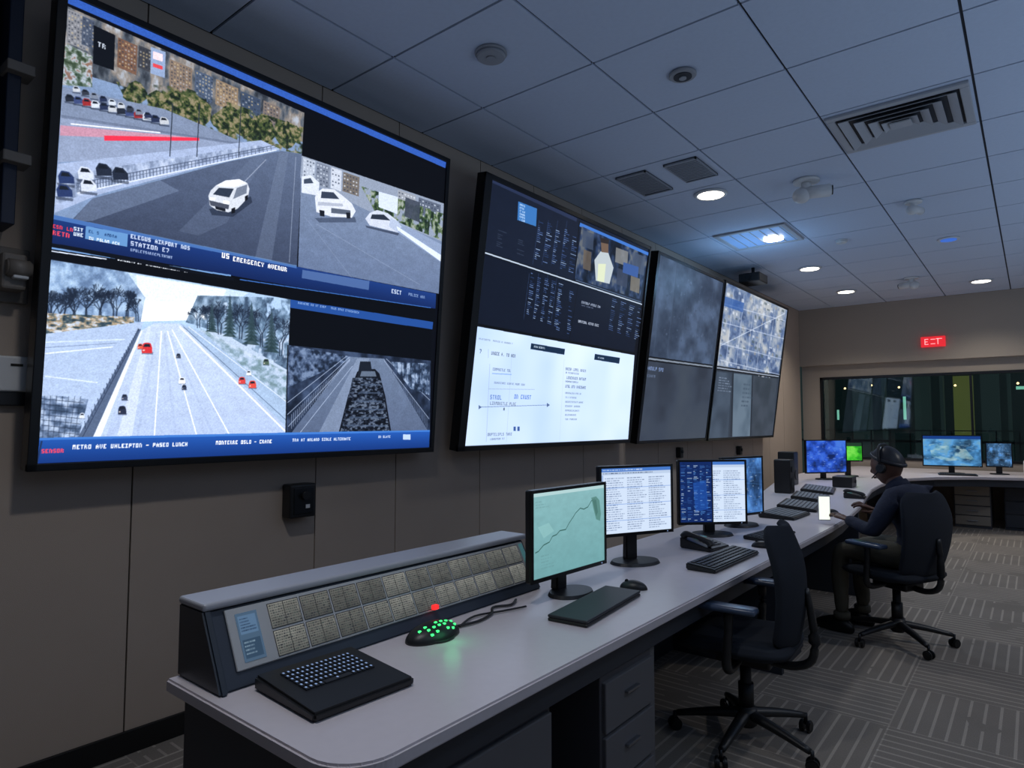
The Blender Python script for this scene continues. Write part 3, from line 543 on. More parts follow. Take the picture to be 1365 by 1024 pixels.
def dome(x,y,s=1.,rz=0):
    g=G('security_camera',(x,y,ZC),rz);cyl(g,'mount',WHITE,(0,0,-.012),.08*s,.024,b=.005);cyl(g,'neck',WHITE,(0,0,-.04*s),.03*s,.06*s);cyl(g,'body',WHITE,(.05*s,0,-.085*s),.04*s,.19*s,'x',b=.01);cyl(g,'lens_hood',BLACK,(.147*s,0,-.085*s),.03*s,.012*s,'x')
    sph(g,'dome',WHITE,(-.03*s,0,-.10*s),(.055*s,.055*s,.05*s),3)
dome(-1.36,5.46,1.25,.3);dome(-.76,6.58,.85,1.2);dome(-1.22,10.09,1.1,2.8)
g=G('ceiling_projector',(-2.70,8.2,ZC));cyl(g,'pole',DMET,(0,0,-.05),.02,.1);box(g,'body',BLACK,(-.13,.13),(-.16,.16),(-.2,-.09),.012,3);cyl(g,'lens',DMET,(-.01,-.17,-.14),.035,.04,'y')
g=G('blue_glow_spot',(-.64,8.18,ZC));cyl(g,'ring',WHITE,(0,0,-.008),.1,.016,b=.004);cyl(g,'lens',mat('blue_lens',(60,100,180),.4,emit=(60,120,230),es=.6),(0,0,-.017),.075,.006)  # bluish glow spot on the ceiling, built as an emissive disc in a ring
g=G('exit_sign',(-1.18,YB,2.70));box(g,'housing',mat('exit_red',(200,30,40),.5,emit=(225,40,50),es=.9),(-.16,.16),(-.05,0),(-.08,.08),.006)
EXW=mat('exit_letters',(255,200,200),.5,emit=(255,170,170),es=1.)
boxes(g,'letters',[EXW],[((-.11,-.1),(-.056,-.05),(-.045,.045)),((-.1,-.06),(-.056,-.05),(.035,.045)),((-.1,-.06),(-.056,-.05),(-.045,-.035)),((-.1,-.07),(-.056,-.05),(-.005,.005)),((-.03,.03),(-.056,-.05),(-.04,-.03)),((-.03,.03),(-.056,-.05),(.03,.04)),((.06,.07),(-.056,-.05),(-.045,.045)),((.04,.12),(-.056,-.05),(.035,.045))])
# ================================================================ DESK
g=G('operator_desk')
def arc(cx,cy,r,a0,a1,n=8): return [(cx+r*math.cos(math.radians(a0+(a1-a0)*i/n)),cy+r*math.sin(math.radians(a0+(a1-a0)*i/n))) for i in range(n+1)]
front=arc(-1.11-.13,.84+.13,.13,-90,0)+[(-1.11,2.4),(-1.11,3.6),(-1.11,4.9),(-1.13,5.5),(-1.2,6.3),(-1.3,7.1),(-1.39,7.9),(-1.42,8.6),(-1.4,9.2),(-1.28,9.75),(-1.02,10.2),(-.6,10.55),(-.1,10.75),(.6,10.9),(1.8,10.95),(2.6,10.95)]
back=[(2.6,11.95),(-2.3,11.95),(-2.6,11.0),(-2.6,9.4),(-2.45,8.0),(-2.15,6.5),(-1.95,5.5),(-1.93,4.5),(-1.93,.84)]
prism(g,'desk_top',DESKM,front+back,.692,.73,'z',.006)
prism(g,'apron',DARK,[(x-.05 if y<10.4 else x,y+.05 if (y<.98 or y>10.1) else y) for x,y in front]+[(2.6,11.0),(-.7,10.7),(-1.3,10.1),(-1.5,9.3),(-1.5,7.9),(-1.25,5.5),(-1.22,4.9),(-1.22,.93)],.60,.69,'z',0)
prism(g,'end_panel',DARK,[(-1.9,0),(-1.22,0),(-1.22,.69),(-1.9,.69)],.88,.92,'y',.003)
prism(g,'modesty_panel',DARK,[(-1.88,.9),(-1.85,.9),(-1.85,5.5),(-2.05,6.5),(-2.33,8.),(-2.45,9.4),(-2.48,9.4),(-2.38,8.),(-2.08,6.5),(-1.88,5.5)],0.,.69,'z',0)
for y in (2.32,3.95,6.1): box(g,'leg_panel',CAB if y<3 else DARK,(-1.86,-1.18),(y-.02,y+.02),(0,.69),.003)
boxes(g,'back_supports',[DARK],[((-1.9,-1.86),(10.4,11.9),(0,.69)),((.5,.54),(11.0,11.9),(0,.69)),((2.4,2.44),(11.,11.9),(0,.69))])
def drawers(name,x0,x1,y0,y1,z1,n,face='x',m=CAB,z0=.0):
    g=G(name,(0,0,0));box(g,'carcass',DARK if m is DARK else mat('carcass_grey',(70,70,76),.5),(x0,x1),(y0,y1),(z0,z1),.004);h=(z1-z0-.05)/n
    for i in range(n):
        a=z0+.04+i*h;b=a+h-.014
        if face=='x':
            box(g,'drawer_%d'%(i+1),m,(x1-.004,x1+.016),(y0+.012,y1-.012),(a,b),.004);cy=(y0+y1)/2
            box(g,'pull_%d'%(i+1),METAL,(x1+.014,x1+.032),(cy-.045,cy+.045),(b-.07,b-.06),.003)
        else:
            box(g,'drawer_%d'%(i+1),m,(x0+.012,x1-.012),(y0-.016,y0+.004),(a,b),.004);cx=(x0+x1)/2
            box(g,'pull_%d'%(i+1),METAL,(cx-.06,cx+.06),(y0-.032,y0-.014),(b-.07,b-.058),.003)
drawers('lateral_file_cabinet',-1.82,-1.19,.95,1.66,.595,2)
drawers('drawer_pedestal',-1.82,-1.17,1.92,2.29,.595,3)
drawers('drawer_pedestal',-1.82,-1.2,4.0,4.4,.595,3,m=DARK)
LCAB=mat('cabinet_light',(140,132,122),.5)
drawers('drawer_pedestal',-.92,-.5,10.98,11.5,.595,4,'y',LCAB)
drawers('drawer_pedestal',-.36,.2,11.05,11.5,.595,3,'y',DARK)
# ================================================================ annunciator console on desk
g=G('annunciator_console',(0,0,.73))
sec=[(-1.925,0.001),(-1.925,.20),(-1.80,.20),(-1.69,.001)]
prism(g,'body',mat('console_body',(44,52,66),.45,noise=.05),sec,.89,2.30,'y',.006)
prism(g,'near_cheek',mat('console_cheek',(36,44,56),.4),[(-1.93,.0),(-1.93,.205),(-1.79,.205),(-1.675,.0)],.87,.895,'y',.006)
box(g,'top_ledge',mat('ledge_grey',(176,178,186),.35),(-1.935,-1.785),(.87,2.32),(.20,.222),.008,3)
nrm=Vector((.2,0,.11)).normalized();dn=Vector((.11,0,-.2)).normalized();O=Vector((-1.80,0,.20))
def face(nm,m,y0,y1,s0,s1,h0,h1,par=g,b=.002):
    bm=bmesh.new();vs=[]
    for h in (h0,h1):
        for s in (s0,s1):
            for y in (y0,y1): q=O+dn*s+nrm*h;vs.append(bm.verts.new((q.x,y,q.z)))
    for f in ((0,1,3,2),(4,6,7,5),(0,4,5,1),(2,3,7,6),(0,2,6,4),(1,5,7,3)): bm.faces.new([vs[i] for i in f])
    bmesh.ops.recalc_face_normals(bm,faces=bm.faces);bev(bm,b,1);return frombm(nm,bm,m,par)
face('fascia',mat('fascia_grey',(180,182,184),.4),.93,2.28,.012,.182,0,.008)
cv=Canvas(60,90,base=(90,120,150));cv.raw([(6,6),(54,6),(54,40),(6,40)],(110,146,184));cv.raw([(6,50),(54,50),(54,84),(6,84)],(64,92,120));cv.para(.15,.12,.85,.42,5,(30,50,80));cv.para(.15,.6,.85,.9,4,(190,220,240))
SCRC=emis('indicator_pixels',.56)
def face_disp(nm,cv,y0,y1,s0,s1,h):
    f=lambda y,s:(lambda q:(q.x,y,q.z))(O+dn*s+nrm*h)
    display(g,nm,cv,f(y0,s1),f(y1,s1),f(y1,s0),f(y0,s0),SCRC)
face_disp('status_lcd',cv,.955,1.02,.03,.165,.0095)
for r in range(2):
    y=1.055
    for k in range(11):
        w_=.108;cv=Canvas(76,46,base=(36,38,42));tn=random.uniform(.8,1.08);cv.raw([(2,2),(74,2),(74,44),(2,44)],(168*tn,168*tn,160*tn),1,.06,(118*tn,120*tn,116*tn))
        for q in range(9):
            yy=4+q*4.4;x=4.
            while x<70:
                l_=random.uniform(2,6);cv.raw([(x,yy),(x+l_,yy),(x+l_,yy+2.4),(x,yy+2.4)],random.choice([(50,52,52),(76,78,76),(36,42,50),(66,78,76)]),random.uniform(.5,1));x+=l_+1.4
        cv.raw([(37,2),(39,2),(39,44),(37,44)],(50,52,52),.8)
        s0=.022+r*.08;face_disp('lit_window_%d_%d'%(r+1,k+1),cv,y,y+w_-.006,s0,s0+.074,.0095);y+=w_
box(g,'red_key',RED,(-1.708,-1.690),(1.655,1.678),(.050,.066),.003)
tb=mat('teal_panel',(90,140,140),.4,emit=(70,120,125),es=.35);face('end_teal_panel',tb,2.25,2.275,.02,.17,.008,.011)
# ================================================================ items on desk
def keyboard(name,loc,rz,w,d,h=.022,keys=(14,5),km=RUB,area=(.04,.96,.08,.92),bm_=BLACK,h2=None,legend=False):
    g=G(name,loc,rz);h2=h2 or h*1.5
    prism(g,'case',bm_,[(-d/2,.0),(d/2,.0),(d/2,h),(-d/2,h2)],-w/2,w/2,'y',min(h*.3,.008))
    L=[];LG=[];nx,ny=keys;x0=-d/2+d*area[2];x1=-d/2+d*area[3];y0=-w/2+w*area[0];y1=-w/2+w*area[1];px=(x1-x0)/ny;py=(y1-y0)/nx
    for i in range(ny):
        for j in range(nx):
            if i==ny-1 and 3<j<nx-5:
                if j==4: a=y0+j*py;b=y0+(nx-5)*py
                else: continue
            else: a=y0+j*py;b=a+py
            xc=x0+(i+.5)*px;zz=h2+(h-h2)*(xc+d/2)/d
            L.append(((xc-px*.4,xc+px*.4),(a+py*.1,b-py*.1),(zz-.002,zz+.004)))
            m_=(a+b)/2;LG.append(((xc-px*.2,xc+px*.12),(m_-py*.16,m_+py*.16),(zz+.0035,zz+.0047)))
    boxes(g,'keys',[km],L,.0012)
    if legend: boxes(g,'key_legends',[KEYW],LG)
    return g
keyboard('control_keyboard',(-1.505,1.10,.7305),math.radians(-3),.31,.30,.024,(15,6),RUB,(.16,.86,.14,.60),h2=.04,legend=True)
g=G('closed_laptop',(-1.35,2.20,.7305),math.radians(6));LID=mat('laptop_lid',(34,37,44),.5);box(g,'base',BLACK,(-.08,.08),(-.25,.25),(0,.012),.005,3);box(g,'lid',LID,(-.08,.08),(-.25,.25),(.0125,.024),.005,3);box(g,'hinge',DMET,(-.083,-.077),(-.16,.16),(.007,.018),.002)
def mouse(name,loc,rz):
    g=G(name,loc,rz);sph(g,'shell',BLACK,(0,0,0),(.06,.034,.036),4,0.);cyl(g,'wheel',DMET,(-.03,0,.03),.008,.006,'y')
mouse('computer_mouse',(-1.38,2.55,.7305),.3)
g=G('green_status_puck',(-1.60,1.56,.7305));sph(g,'dome',BLACK,(0,0,0),(.065,.11,.05),4,0.);cyl(g,'foot',BLACK,(0,0,.004),.075,.008)
L=[]
for i in range(7):
    for j in range(3):
        yy=-.072+i*.024;xx=.012+j*.017;q_=1-(xx/.065)**2-(yy/.11)**2
        if q_>.1 and (i*3+j)%5!=1: zz=.05*math.sqrt(q_);L.append(((xx-.004,xx+.004),(yy-.005,yy+.005),(zz-.004,zz+.0025)))
boxes(g,'leds',[GREEN],L,.001)
l=bpy.data.lights.new('glow','POINT');l.energy=.06;l.color=(.1,1,.35);l.shadow_soft_size=.03;o=bpy.data.objects.new('glow',l);C.objects.link(o);o.parent=g;o.location=(.09,0,.05)
g=G('signal_cable',(0,0,.738));tube(g,'cable_a',BLACK,[(-1.60,1.67,0),(-1.58,1.76,0),(-1.60,1.86,.0),(-1.65,1.93,.0),(-1.62,2.0,0),(-1.65,2.07,0)],.005,8);tube(g,'cable_b',BLACK,[(-1.59,1.68,0),(-1.63,1.8,0),(-1.59,1.92,.0),(-1.56,2.02,0)],.004,8)
def monitor(name,loc,rz,w,h,zb,cv,base=.12,basedx=-.02):
    g=G(name,loc,rz);t=.016
    box(g,'panel',BEZ,(-.03,0),(-w/2,w/2),(zb,zb+h),.006,2);box(g,'rear_shell',BLACK,(-.06,-.028),(-w*.36,w*.36),(zb+h*.15,zb+h*.85),.015,3)
    boxes(g,'bezel',[BEZ],[((-.002,.006),(-w/2,w/2),(zb,zb+t)),((-.002,.006),(-w/2,w/2),(zb+h-t*.8,zb+h)),((-.002,.006),(-w/2,-w/2+t*.8),(zb+t,zb+h-t*.8)),((-.002,.006),(w/2-t*.8,w/2),(zb+t,zb+h-t*.8))])
    display(g,'display',cv,(.002,-w/2+t*.8,zb+t),(.002,w/2-t*.8,zb+t),(.002,w/2-t*.8,zb+h-t*.8),(.002,-w/2+t*.8,zb+h-t*.8),SCRM)
    prism(g,'stand_neck',BLACK,[(-.085,.01),(-.045,.01),(-.045,zb+h*.45),(-.07,zb+h*.45)],-.035,.035,'y',.006)
    bm=bmesh.new();bmesh.ops.create_cone(bm,cap_ends=True,segments=40,radius1=1,radius2=.93,depth=.014)
    bmesh.ops.transform(bm,matrix=Matrix.Translation((basedx,0,.0075))@Matrix.Diagonal((base*.85,base*1.15,1,1)),verts=bm.verts);frombm('stand_base',bm,BLACK,g)
    cyl(g,'power_led',KEYW,(.007,w/2-.04,zb+.008),.003,.002,'x');return g
cv=Canvas(300,200,base=(140,196,196));cv.raw([(0,0),(300,0),(300,200),(0,200)],(136,184,188),1,.02,(112,164,168));cv.raw([(0,0),(300,0),(300,9),(0,9)],(180,212,214))
pts=[(8,138),(20,136),(40,124),(62,120),(74,108),(90,106),(104,98),(128,98),(142,84),(158,72),(170,62),(190,52),(206,56),(224,52),(240,38),(256,34)]
for a,b in zip(pts[:-1],pts[1:]): cv.raw([(a[0],a[1]-1.2),(b[0],b[1]-1.2),(b[0],b[1]+1.2),(a[0],a[1]+1.2)],(50,90,84))
cv.raw([(240,30),(262,28),(278,40),(284,76),(280,94),(262,88),(250,60)],(84,130,122),.8);cv.raw([(246,38),(262,36),(270,70),(262,80)],(60,100,94),.5)
cv.para(.1,.74,.3,.92,5,(96,136,140),.4);cv.para(.03,.1,.2,.2,3,(100,140,144),.4);cv.raw([(18,80),(60,74),(80,96),(40,108)],(148,198,198),.6)
monitor('desktop_monitor',(-1.545,2.31,.73),math.radians(-2.5),.53,.365,.085,cv,.10,.0)
def doc(w=300,h=210,tint=(212,228,250)):
    cv=Canvas(w,h,base=tint);cv.raw([(0,0),(w,0),(w,12),(0,12)],(70,120,200));cv.raw([(0,12),(w,12),(w,22),(0,22)],(190,208,234));cv.para(.02,.02,.6,.06,1,(240,245,250));cv.para(.02,.07,.8,.11,1,(70,84,110))
    for k in range(3): cv.para(.05+.31*k,.15,.33+.31*k,.97,24,(90,108,146),.7,.9)
    cv.raw([(0,22),(w*.03,22),(w*.03,h),(0,h)],(160,184,224))
    for y in (.3,.55,.8): cv.raw([(w*.03,h*y),(w,h*y),(w,h*y+2),(w*.03,h*y+2)],(110,150,220),.7)
    return cv
monitor('desktop_monitor',(-1.605,3.01,.73),math.radians(-25.5),.46,.355,.145,doc(),.12)
cv=doc(300,230);cv.raw([(0,0),(148,0),(148,230),(0,230)],(16,40,96),1,.06)
for k in range(5):
    for q in range(40):
        if random.random()<.8:
            x=4+k*29+random.uniform(0,3);y=14+q*5.3;s=random.uniform(6,24);cv.raw([(x,y),(x+s,y),(x+s,y+2.2),(x,y+2.2)],random.choice([(90,150,220),(190,214,240),(50,90,160),(40,80,140)]),.8)
cv.raw([(60,80),(120,70),(128,180),(70,190)],(40,100,200),.5);cv.raw([(146,0),(152,0),(152,230),(146,230)],(10,12,20))
monitor('desktop_monitor',(-1.62,4.05,.73),math.radians(-44),.46,.41,.07,cv,.12)
def bluemap(b=(20,50,110),hi=(90,150,220),cell=40):
    cv=Canvas(200,130,base=b);b_=np.array(b);cv.tex([(0,0),(1,0),(1,1),(0,1)],[tuple(b_*.6),tuple(b_),tuple(np.minimum(b_*1.3+12,255)),hi],cell,.8,1,2.,4)
    for i in range(40):
        x=random.uniform(3,180);y=random.uniform(4,124);s=random.uniform(4,14);cv.raw([(x,y),(x+s,y),(x+s,y+1.6),(x,y+1.6)],(200,220,240),.5)
    for i in range(6): a=random.uniform(10,120);e=random.uniform(-30,30);cv.raw([(0,a),(200,a+e),(200,a+e+1.2),(0,a+1.2)],hi,.4)
    return cv
monitor('desktop_monitor',(-1.60,4.55,.73),math.radians(-18),.44,.41,.07,bluemap((44,80,130)),.12)
monitor('desktop_monitor',(-2.06,8.86,.73),math.radians(-38),.60,.42,.08,bluemap((26,60,150),(70,120,220)),.12)
cv=Canvas(100,70,base=(70,190,50));cv.tex([(0,0),(1,0),(1,1),(0,1)],[(30,130,30),(60,190,40),(120,220,80)],30,.8);cv.raw([(0,0),(100,0),(100,14),(0,14)],(30,60,40))
monitor('desktop_monitor',(-1.93,9.55,.73),math.radians(-52),.34,.26,.20,cv,.1)
cv=bluemap((56,110,156),(110,160,190));cv.raw([(0,0),(200,0),(200,14),(0,14)],(20,60,130));cv.tex([(.1,.3),(.45,.2),(.75,.45),(.9,.8),(.4,.85),(.15,.7)],[(70,120,140),(150,190,196),(200,220,210)],26,.8,.6,2.4,4,.35)
monitor('desktop_monitor',(-.92,10.95,.73),math.radians(-78),.70,.44,.10,cv,.14)
monitor('desktop_monitor',(-.40,11.2,.73),math.radians(-84),.30,.34,.10,bluemap((40,70,100)),.1)
def phone(loc,rz,s=1.):
    g=G('desk_telephone',loc,rz);prism(g,'base',BLACK,[(-.1*s,0),(.1*s,0),(.1*s,.018*s),(-.1*s,.06*s)],-.1*s,.1*s,'y',.005)
    tube(g,'handset',BLACK,[(-.09*s,-.075*s,.06*s),(-.07*s,-.075*s,.078*s),(0,-.075*s,.07*s),(.07*s,-.075*s,.052*s),(.09*s,-.075*s,.032*s)],[.022*s,.018*s,.013*s,.018*s,.022*s],12)
    L=[]
    for i in range(4):
        for j in range(4):
            x=-.01*s+i*.024*s;z=.039*s-.21*(x);L.append(((x-.008*s,x+.008*s),(-.03*s+j*.026*s-.009*s,-.03*s+j*.026*s+.009*s),(z-.004,z+.004)))
    boxes(g,'buttons',[CAB],L,.001);box(g,'lcd',tb,(-.07*s,-.03*s),(-.03*s,.07*s),(.045*s,.0545*s),.001)
keyboard('slim_keyboard',(-1.275,3.33,.7305),math.radians(-1),.60,.15,.02,(16,5),BLACK,h2=.035)
phone((-1.50,3.62,.731),math.radians(-10),1.)
keyboard('slim_keyboard',(-1.33,4.25,.7305),math.radians(-6),.44,.15,.014,(16,5),RUB,h2=.024)
mouse('computer_mouse',(-1.25,3.85,.7305),.2)
GK=mat('grey_key',(120,126,134),.5)
keyboard('dispatch_keypad',(-1.52,5.22,.7305),math.radians(-2),.40,.26,.02,(14,7),GK,h2=.04)
keyboard('dispatch_keypad',(-1.56,5.80,.7305),math.radians(8),.5,.3,.02,(16,8),GK,h2=.05)
keyboard('dispatch_keypad',(-1.66,6.52,.7305),math.radians(10),.5,.3,.02,(16,8),GK,h2=.05)
keyboard('dispatch_keypad',(-1.78,7.3,.7305),math.radians(10),.6,.3,.02,(16,8),GK,h2=.05)
phone((-1.36,6.9,.731),.1,.9);mouse('computer_mouse',(-1.28,5.6,.7305),.2)
g=G('desk_speaker',(-2.02,6.95,.73));box(g,'cabinet',BLACK,(-.08,.08),(-.08,.08),(.0,.34),.012,3);cyl(g,'woofer',DMET,(.082,0,.1),.055,.008,'x');cyl(g,'tweeter',DMET,(.082,0,.24),.03,.008,'x')
g=G('desk_speaker',(-2.25,7.9,.73));box(g,'cabinet',BLACK,(-.09,.09),(-.09,.09),(.0,.38),.012,3);cyl(g,'woofer',DMET,(.092,0,.12),.06,.008,'x')
g=G('radio_base_unit',(-1.68,8.0,.73));box(g,'case',BLACK,(-.1,.1),(-.12,.12),(0.,.12),.01,3);cyl(g,'dial',DMET,(.102,.06,.06),.02,.012,'x')
g=G('desktop_printer',(.06,11.25,.73));box(g,'body',WHITE,(-.2,.2),(-.18,.2),(0,.2),.02,3);box(g,'tray',GREYP,(-.15,.15),(-.26,-.17),(.05,.065),.004);box(g,'top_panel',DARK,(-.16,.16),(-.15,.05),(.2,.206),.002)
keyboard('slim_keyboard',(-.84,10.68,.7305),math.radians(-80),.44,.15,.014,(16,5),RUB,h2=.024)
# ================================================================ chairs
def chair(loc,rz,rb=.3,arms=True,hb=1.0,wb=.215,rec=.10):
    g=G('office_chair',loc,rz)
    for k in range(5):
        a=rb+k*2*math.pi/5;ca,sa=math.cos(a),math.sin(a)
        tube(g,'base_leg_%d'%(k+1),BLACK,[(0.02*ca,.02*sa,.125),(.17*ca,.17*sa,.105),(.31*ca,.31*sa,.078)],[.03,.024,.016],10,4,.8)
        for s in (-1,1):
            bm=bmesh.new();bmesh.ops.create_cone(bm,cap_ends=True,segments=20,radius1=.028,radius2=.028,depth=.018)
            bmesh.ops.bevel(bm,geom=[e for e in bm.edges if abs(e.verts[0].co.z-e.verts[1].co.z)<1e-5],offset=.005,segments=2,affect='EDGES')
            bmesh.ops.transform(bm,matrix=Matrix.Translation((.32*ca,.32*sa,.0285))@Matrix.Rotation(a+.5,4,'Z')@Matrix.Translation((0,s*.016,0))@Matrix.Rotation(math.pi/2,4,'X'),verts=bm.verts);frombm('caster_wheel',bm,SHOE,g,False)
        cyl(g,'caster_stem',DMET,(.32*ca,.32*sa,.06),.008,.05,seg=10)
    cyl(g,'hub',BLACK,(0,0,.115),.045,.09,b=.008);cyl(g,'gas_lift',DMET,(0,0,.26),.025,.24);cyl(g,'lift_cover',BLACK,(0,0,.2),.034,.12)
    box(g,'mechanism',BLACK,(-.13,.11),(-.09,.09),(.36,.41),.012,3)
    bm=bmesh.new();bmesh.ops.create_cube(bm,size=1);bmesh.ops.subdivide_edges(bm,edges=bm.edges[:],cuts=10,use_grid_fill=True)
    for v in bm.verts:
        x,y,z=v.co*2;r=max(abs(x),abs(y));q=(abs(x)**5+abs(y)**5)**.2
        if q>1e-6: f=r/q; x*=f;y*=f
        zz=z*.035*(1-.35*max(0,(q-.8)/.2) if q<=1.3 else .6)
        top=.012*(x*x+y*y)-.02*(max(0,x-.5))**2*4
        k=1-.06*abs(z)
        v.co=Vector((x*.25*k+.02,y*.25*k,.452+zz+(top if z>0 else top*.5)))
    frombm('seat',bm,FABRIC,g,True)
    nu,nv=14,18;V=[];F=[]
    for j in range(nv+1):
        t=j/nv;z=.48+t*(hb-.48);w=wb*(1-.25*max(0,t-.6)**2/.16)*(1-.18*(1-t)**2);xx=-.215-rec*(t-.1)-.045*math.sin(t*math.pi)*.9+.05*max(0,t-.7)
        cor=1.
        if t>.9: cor=math.sqrt(max(0,1-((t-.9)/.1)**2))*.25+.75
        if t<.08: cor=math.sqrt(max(0,1-((.08-t)/.08)**2))*.25+.75
        for i in range(nu+1):
            u=i/nu*2-1;V.append((xx+.055*u*u,u*w*cor,z))
    for j in range(nv):
        for i in range(nu): a=j*(nu+1)+i;F.append((a,a+1,a+nu+2,a+nu+1))
    o=mk('backrest',V,F,FABRIC,g,True);so=o.modifiers.new('s','SOLIDIFY');so.thickness=.036;so.offset=0;bb=o.modifiers.new('b','BEVEL');bb.width=.012;bb.segments=3;bb.limit_method='ANGLE'
    tube(g,'back_support',BLACK,[(-.08,0,.385),(-.2,0,.375),(-.285,0,.42),(-.295-rec*.1,0,.55),(-.275-rec*.4,0,.72)],[.026,.026,.026,.024,.018],10,5,.7)
    if arms:
        for s in (-1,1):
            tube(g,'arm_post',BLACK,[(.0,s*.12,.395),(.0,s*.24,.39),(-.0,s*.285,.43),(-.01,s*.285,.55),(-.01,s*.28,.645)],[.02,.02,.02,.018,.02],10,5)
            bm=bmesh.new();addbox(bm,(-.13,.13),(s*.28-.04,s*.28+.04),(.645,.675));bev(bm,.014,3);frombm('arm_pad',bm,mat('arm_pad_lit_blue',(66,80,104),.25),g,True)  # blue light falling on the pads is put into their colour
    return g
chair((-1.075,3.04,0),math.radians(184),.25,True,.99,.21,-.02)
# ================================================================ person + chair
PX,PY,PR=-.635,5.02,math.radians(164)
chair((PX-.12,PY-.02,0),math.radians(153),.2,True,1.0,.24,.04)
def person():
    g=G('seated_operator',(PX,PY,0),PR)
    V=[];R=[];E=[];lab={}
    def v(p,r,par=None,l='shirt'):
        V.append(p);R.append(r if isinstance(r,tuple) else (r,r));i=len(V)-1
        if par is not None:E.append((par,i));lab[(par,i)]=l
        return i
    pel=v((-.0,0,.575),(.15,.115),None);wa=v((-.02,0,.68),(.155,.12),pel);ch=v((-.015,0,.81),(.18,.135),wa);uc=v((.035,0,.925),(.175,.12),ch);nb=v((.08,0,1.00),(.075,.078),uc);nk=v((.12,0,1.045),(.056,.06),nb,'skin');v((.15,0,1.09),(.052,.052),nk,'skin')
    tips=[]
    for s in (1,-1):
        hp=v((.04,s*.10,.57),.096,pel,'trou');th=v((.24,s*.13,.585),.09,hp,'trou');kn=v((.43,s*.14,.565),.067,th,'trou');cf=v((.44,s*.14,.36),.057,kn,'trou');an=v((.43,s*.14,.12),.044,cf,'trou')
        sh=v((.045,s*.185,.955),.076,uc);ua=v((.09,s*.25,.85),.066,sh);el=v((.14,s*.268,.74),.054,ua)
        w=(.37,s*.17,.785) if s==1 else (.31,s*.11,.83)
        fa=v(tuple((Vector((.14,s*.268,.74))+Vector(w))/2+Vector((0,0,-.003))),.046,el);wr=v(w,.031,fa);tips.append((s,w))
    me=bpy.data.meshes.new('sk');me.from_pydata(V,E,[]);o=bpy.data.objects.new('sk',me);C.objects.link(o)
    m=o.modifiers.new('Skin','SKIN');m.use_smooth_shade=True
    for i,sv in enumerate(me.skin_vertices[0].data): sv.radius=R[i];sv.use_root=(i==0)
    ss=o.modifiers.new('S','SUBSURF');ss.levels=2;ss.render_levels=2
    dg=bpy.context.evaluated_depsgraph_get();ev=o.evaluated_get(dg);nm=bpy.data.meshes.new_from_object(ev)
    bpy.data.objects.remove(o);body=bpy.data.objects.new('body',nm);C.objects.link(body);body.parent=g
    nm.materials.clear()
    for x in (SHIRT,TROU,SKIN): nm.materials.append(x)
    idx={'shirt':0,'trou':1,'skin':2};VV=[Vector(q) for q in V]
    for p in nm.polygons:
        c=p.center;best=1e9
        for (a,b) in E:
            A,B=VV[a],VV[b];d=B-A;t=max(0,min(1,(c-A).dot(d)/d.length_squared));dist=(c-A-d*t).length-(R[a][0]*(1-t)+R[b][0]*t)
            if dist<best:best=dist;k=idx[lab[(a,b)]]
        p.material_index=k;p.use_smooth=True
    tx=bpy.data.textures.new('fold','CLOUDS');tx.noise_scale=.09;dm=body.modifiers.new('folds','DISPLACE');dm.texture=tx;dm.strength=.022;dm.mid_level=.5
    bm=bmesh.new();bmesh.ops.create_cone(bm,cap_ends=False,segments=28,radius1=.082,radius2=.068,depth=.05);bmesh.ops.transform(bm,matrix=Matrix.Translation((.105,0,1.025))@Matrix.Rotation(.45,4,'Y'),verts=bm.verts);cb=frombm('collar',bm,SHIRT,g,True);sm=cb.modifiers.new('s','SOLIDIFY');sm.thickness=.008
    hc=Vector((.165,0,1.15));bm=bmesh.new();bmesh.ops.create_icosphere(bm,subdivisions=5,radius=1)
    for q in bm.verts:
        x,y,z=q.co;X=x*.104;Y=y*.082;Z=z*.124
        if z<0: Y*=1+.30*z; X*= (1+.10*z) if x>0 else (1+.38*z)
        if x>0:
            X+=.024*math.exp(-(y/.16)**2-((z+.16)/.16)**2)*x
            X+=.006*math.exp(-(y/.5)**2-((z-.18)/.1)**2)-.010*math.exp(-((abs(y)-.36)/.14)**2-((z-.03)/.11)**2)
            X+=.007*math.exp(-(y/.26)**2-((z+.50)/.07)**2)+.010*math.exp(-(y/.3)**2-((z+.86)/.14)**2)
        q.co=Vector((X,Y,Z))
    H=G('head',tuple(hc));H.parent=g;H.rotation_euler=(0,.2,-.05)
    frombm('skull',bm,SKIN,H,True)
    for s in (1,-1):
        sph(H,'eye',mat('eye_white',(190,185,180),.3),(.084,s*.030,.004),(.011,.013,.009),3);sph(H,'iris',BLACK,(.0935,s*.030,.004),(.004,.006,.006),2)
        sph(H,'ear',SKIN,(-.005,s*.082,-.012),(.020,.009,.032),3)
    sph(H,'lips',mat('lips',(100,58,52),.5),(.097,0,-.063),(.010,.022,.008),3)
    bm=bmesh.new();bmesh.ops.create_icosphere(bm,subdivisions=5,radius=1)
    for q in bm.verts:
        x,y,z=q.co;lim=.28+.42*x if x>-.9 else -.1
        z2=max(z,lim);k=math.sqrt(max(0,1-z2*z2))/max(math.sqrt(max(1e-6,1-z*z)),1e-3) if z<lim else 1
        q.co=Vector((x*.113*min(k,1.1)-.003,y*.091*min(k,1.1),z2*.138+.002))
    frombm('cap',bm,CAP,H,True)
    P_=[]
    for i in range(25):
        t=i*2*math.pi/24;x=math.cos(t);zl=.28+.42*x;k=math.sqrt(1-min(zl*zl,.9));P_.append((x*.112*k-.003,math.sin(t)*.091*k,zl*.138+.006))
    tube(H,'cap_rim',CAP,P_,.008,8,2,1.6)
